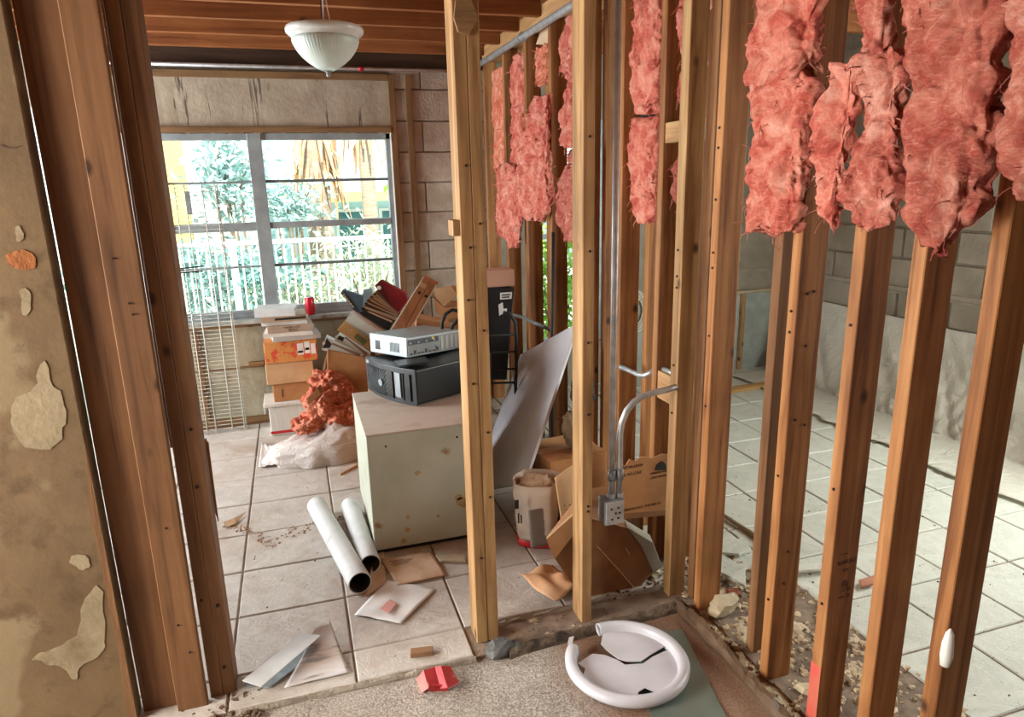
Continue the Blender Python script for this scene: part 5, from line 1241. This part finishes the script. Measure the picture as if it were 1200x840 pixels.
MB().box((-1.92, YB, FY(215,287,YB).z), (xe, YB+3, 6)).obj('wall', pm('yellow_stucco', (222,206,112), (228,214,128), 3, .8), yb)
MB().box((xe, YB+.1, -.25), (xe+.75, YB+3, 6)).obj('corner_wall', pm('white_stucco', (222,222,216), (228,228,224), 3, .8), yb)
MB().box((-1.92, YB+.05, -.25), (xe, YB+3, FY(215,287,YB).z)).obj('base_wall', pm('shaded_stucco', (120,150,150), (140,168,166), 3, .8), yb)  # teal shade behind the railing put into the wall colour
YA = 15.0
ab = thing('apartment_building', 'pale blue apartment block with a white balcony railing beyond the palm', 'building', (3, YA+2, -.25))
BLU = pm('pale_blue_stucco', (176,212,218), (190,222,228), 2, .8)
MB().box((-3.2, YA, -.25), (12, YA+4, 7)).obj('wall', BLU, ab)
zsl = FY(425, 217, YA-1.2).z
MB().box((-.2, YA-1.2, zsl-.12), (8, YA, zsl+.10)).obj('balcony_slab', WM, ab); MB().box((-.2, YA-1.22, zsl-.30), (8, YA-1.0, zsl-.12)).obj('fascia', pm('olive_fascia', (176,180,110), (188,192,124), 4, .8), ab)
zb0, zb1 = zsl+.10, FY(425, 178, YA-1.2).z
MB().box((-.2, YA-1.2, zb1-.05), (8, YA-1.14, zb1)).obj('balcony_rail', WM, ab)
pb = MB().box((-.018, -.018, zb0), (.018, .018, zb1-.05)).mesh('baluster'); pb.materials.append(WM)
x = -.15
while x < 4.6:
    o = bpy.data.objects.new('baluster', pb); COL.objects.link(o); o.parent = ab; o.matrix_parent_inverse = ab.matrix_basis.inverted(); o.location = (x, YA-1.17, 0); x += .16
DKW = pm('dark_teal_glass', (70,112,120), (86,130,136), 4, .2)
for (x0, x1, z0, z1) in ((.9,1.5,.0,1.1),(1.8,2.5,.0,1.1),(2.9,3.6,.0,1.1),(4.0,4.7,.0,1.1),(.6,1.1,zsl+.25,zsl+1.9),(2.6,3.4,zsl+.25,zsl+1.9),(-2.4,-1.6,.2,1.2),(-1.2,-.5,.2,1.2)):
    w = MB().box((x0, YA-.04, z0), (x1, YA, z1)).obj('window', WM, ab); MB().box((x0+.06, YA-.05, z0+.06), (x1-.06, YA-.04, z1-.06)).obj('pane', DKW, w)
MB().box((-1.4, YA-.7, -.25), (-1.2, YA-.5, zsl)).obj('blue_column', pm('blue_paint', (60,140,190), None, rough=.6), ab)
def palm(label, px, Y, r, seed, ztop):
    p = FY(px, 240, Y); t = thing('palm_tree', label, 'palm tree', (p.x, Y, -.25), group='palms outside the window')
    rr = random.Random(seed)
    MB().tube([(p.x, Y, -.25), (p.x+.02, Y, 1.0), (p.x, Y, ztop+.6)], [r*1.1, r, r*.95], 14).obj('trunk', pm('palm_trunk_%d' % seed, (160,140,120), (184,164,144), 6, .9, st=(1,1,6), bump=.6), t, smooth=True)
    m = MB()
    for k in range(60 if r > .15 else 22):
        a = rr.uniform(0, 6.283); z = ztop+rr.uniform(-.1, .6); L = rr.uniform(.4, .8); w = rr.uniform(.02, .045)
        d = Vector((math.cos(a), math.sin(a), 0)); s = Vector((-d.y, d.x, 0))
        p0 = Vector((p.x, Y, z))+d*r*.9; p1 = p0+d*rr.uniform(.08,.22)+Vector((0,0,-L*.4)); p2 = p1+d*rr.uniform(-.02,.12)+Vector((0,0,-L*.6))
        m.add([p0-s*w*.4, p0+s*w*.4, p1+s*w, p1-s*w, p2+s*w*.3, p2-s*w*.3], [(0,1,2,3),(3,2,4,5)])
    stuff(m.obj('dead_fronds', pm('dead_frond_%d' % seed, (196,150,112), (214,178,142), 12, .85), t, solid=.004))
palm('palm trunk with a skirt of tan dead fronds in the right window sash', 372, 9.6, .17, 1, FY(360,200,9.6).z+.15)
palm('second palm with hanging dead fronds at the upper right of the window', 432, 11.5, .12, 2, FY(425,175,11.5).z+.25)
def shrub(label, pxc, pyc, Y, rx, rz, n, seed, mat, cat='shrub', leaf=(.05,.018), stems=True, name='leafy_shrub'):
    c = FY(pxc, pyc, Y); t = thing(name, label, cat, (c.x, Y, -.25)); r = random.Random(seed); m = MB()
    for k in range(n):
        u = r.gauss(0, .5); v = r.gauss(0, .5); w = r.gauss(0, .5)
        p = Vector((c.x+u*rx, Y+v*rx*.6, c.z+w*rz)); d = Vector((r.uniform(-1,1), r.uniform(-1,1), r.uniform(-.3,1))).normalized(); s = d.cross(Vector((r.uniform(-1,1), r.uniform(-1,1), r.uniform(-1,1)))).normalized()
        L = leaf[0]*r.uniform(.6, 1.4); W = leaf[1]*r.uniform(.6, 1.4)
        m.add([p, p+d*L*.5+s*W, p+d*L, p+d*L*.5-s*W], [(0,1,2,3)])
    stuff(m.obj('foliage', mat, t))
    if stems:
        for k in range(7):
            a = r.uniform(-1,1); MB().tube([(c.x+a*.1, Y, -.25), (c.x+a*rx*.4, Y+r.uniform(-.1,.1), c.z-rz*.3), (c.x+a*rx*.8, Y+r.uniform(-.2,.2), c.z+rz*r.uniform(.2,.8))], [.02,.012,.004], 6).obj('stem', pm('shrub_stem', (150,130,108), None, rough=.9) if 'shrub_stem' not in bpy.data.materials else bpy.data.materials['shrub_stem'], t)
LEAFG = pm('pale_green_leaf', (196,210,176), (222,228,208), 8, .5); LEAFT = pm('teal_leaf', (158,196,192), (206,224,220), 8, .5)  # leaf colours paled to imitate overexposed daylight
shrub('overexposed pale green shrub against the railing in the right sash', 436, 318, 8.1, .62, .50, 1500, 1, LEAFG, leaf=(.09,.014))
shrub('low pale bush behind the railing beside the window mullion', 352, 345, 8.3, .5, .25, 700, 2, LEAFG, leaf=(.07,.016))
shrub('blue-green tangled tree filling the upper left sash', 268, 205, 9.4, .42, .55, 900, 3, LEAFT, 'tree', leaf=(.14,.025), name='garden_tree')
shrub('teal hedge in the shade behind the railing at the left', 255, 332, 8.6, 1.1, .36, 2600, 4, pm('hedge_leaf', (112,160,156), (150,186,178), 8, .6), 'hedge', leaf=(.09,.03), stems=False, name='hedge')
shrub('grey-green twiggy tree just right of the window mullion', 338, 240, 9.0, .42, .30, 700, 5, LEAFT, 'tree', leaf=(.12,.018), name='garden_tree')
shrub('green garden bush outside the side room window', 655, 330, 6.6, .9, .9, 2200, 6, pm('lime_leaf', (130,176,60), (170,204,90), 8, .5), leaf=(.09,.03))
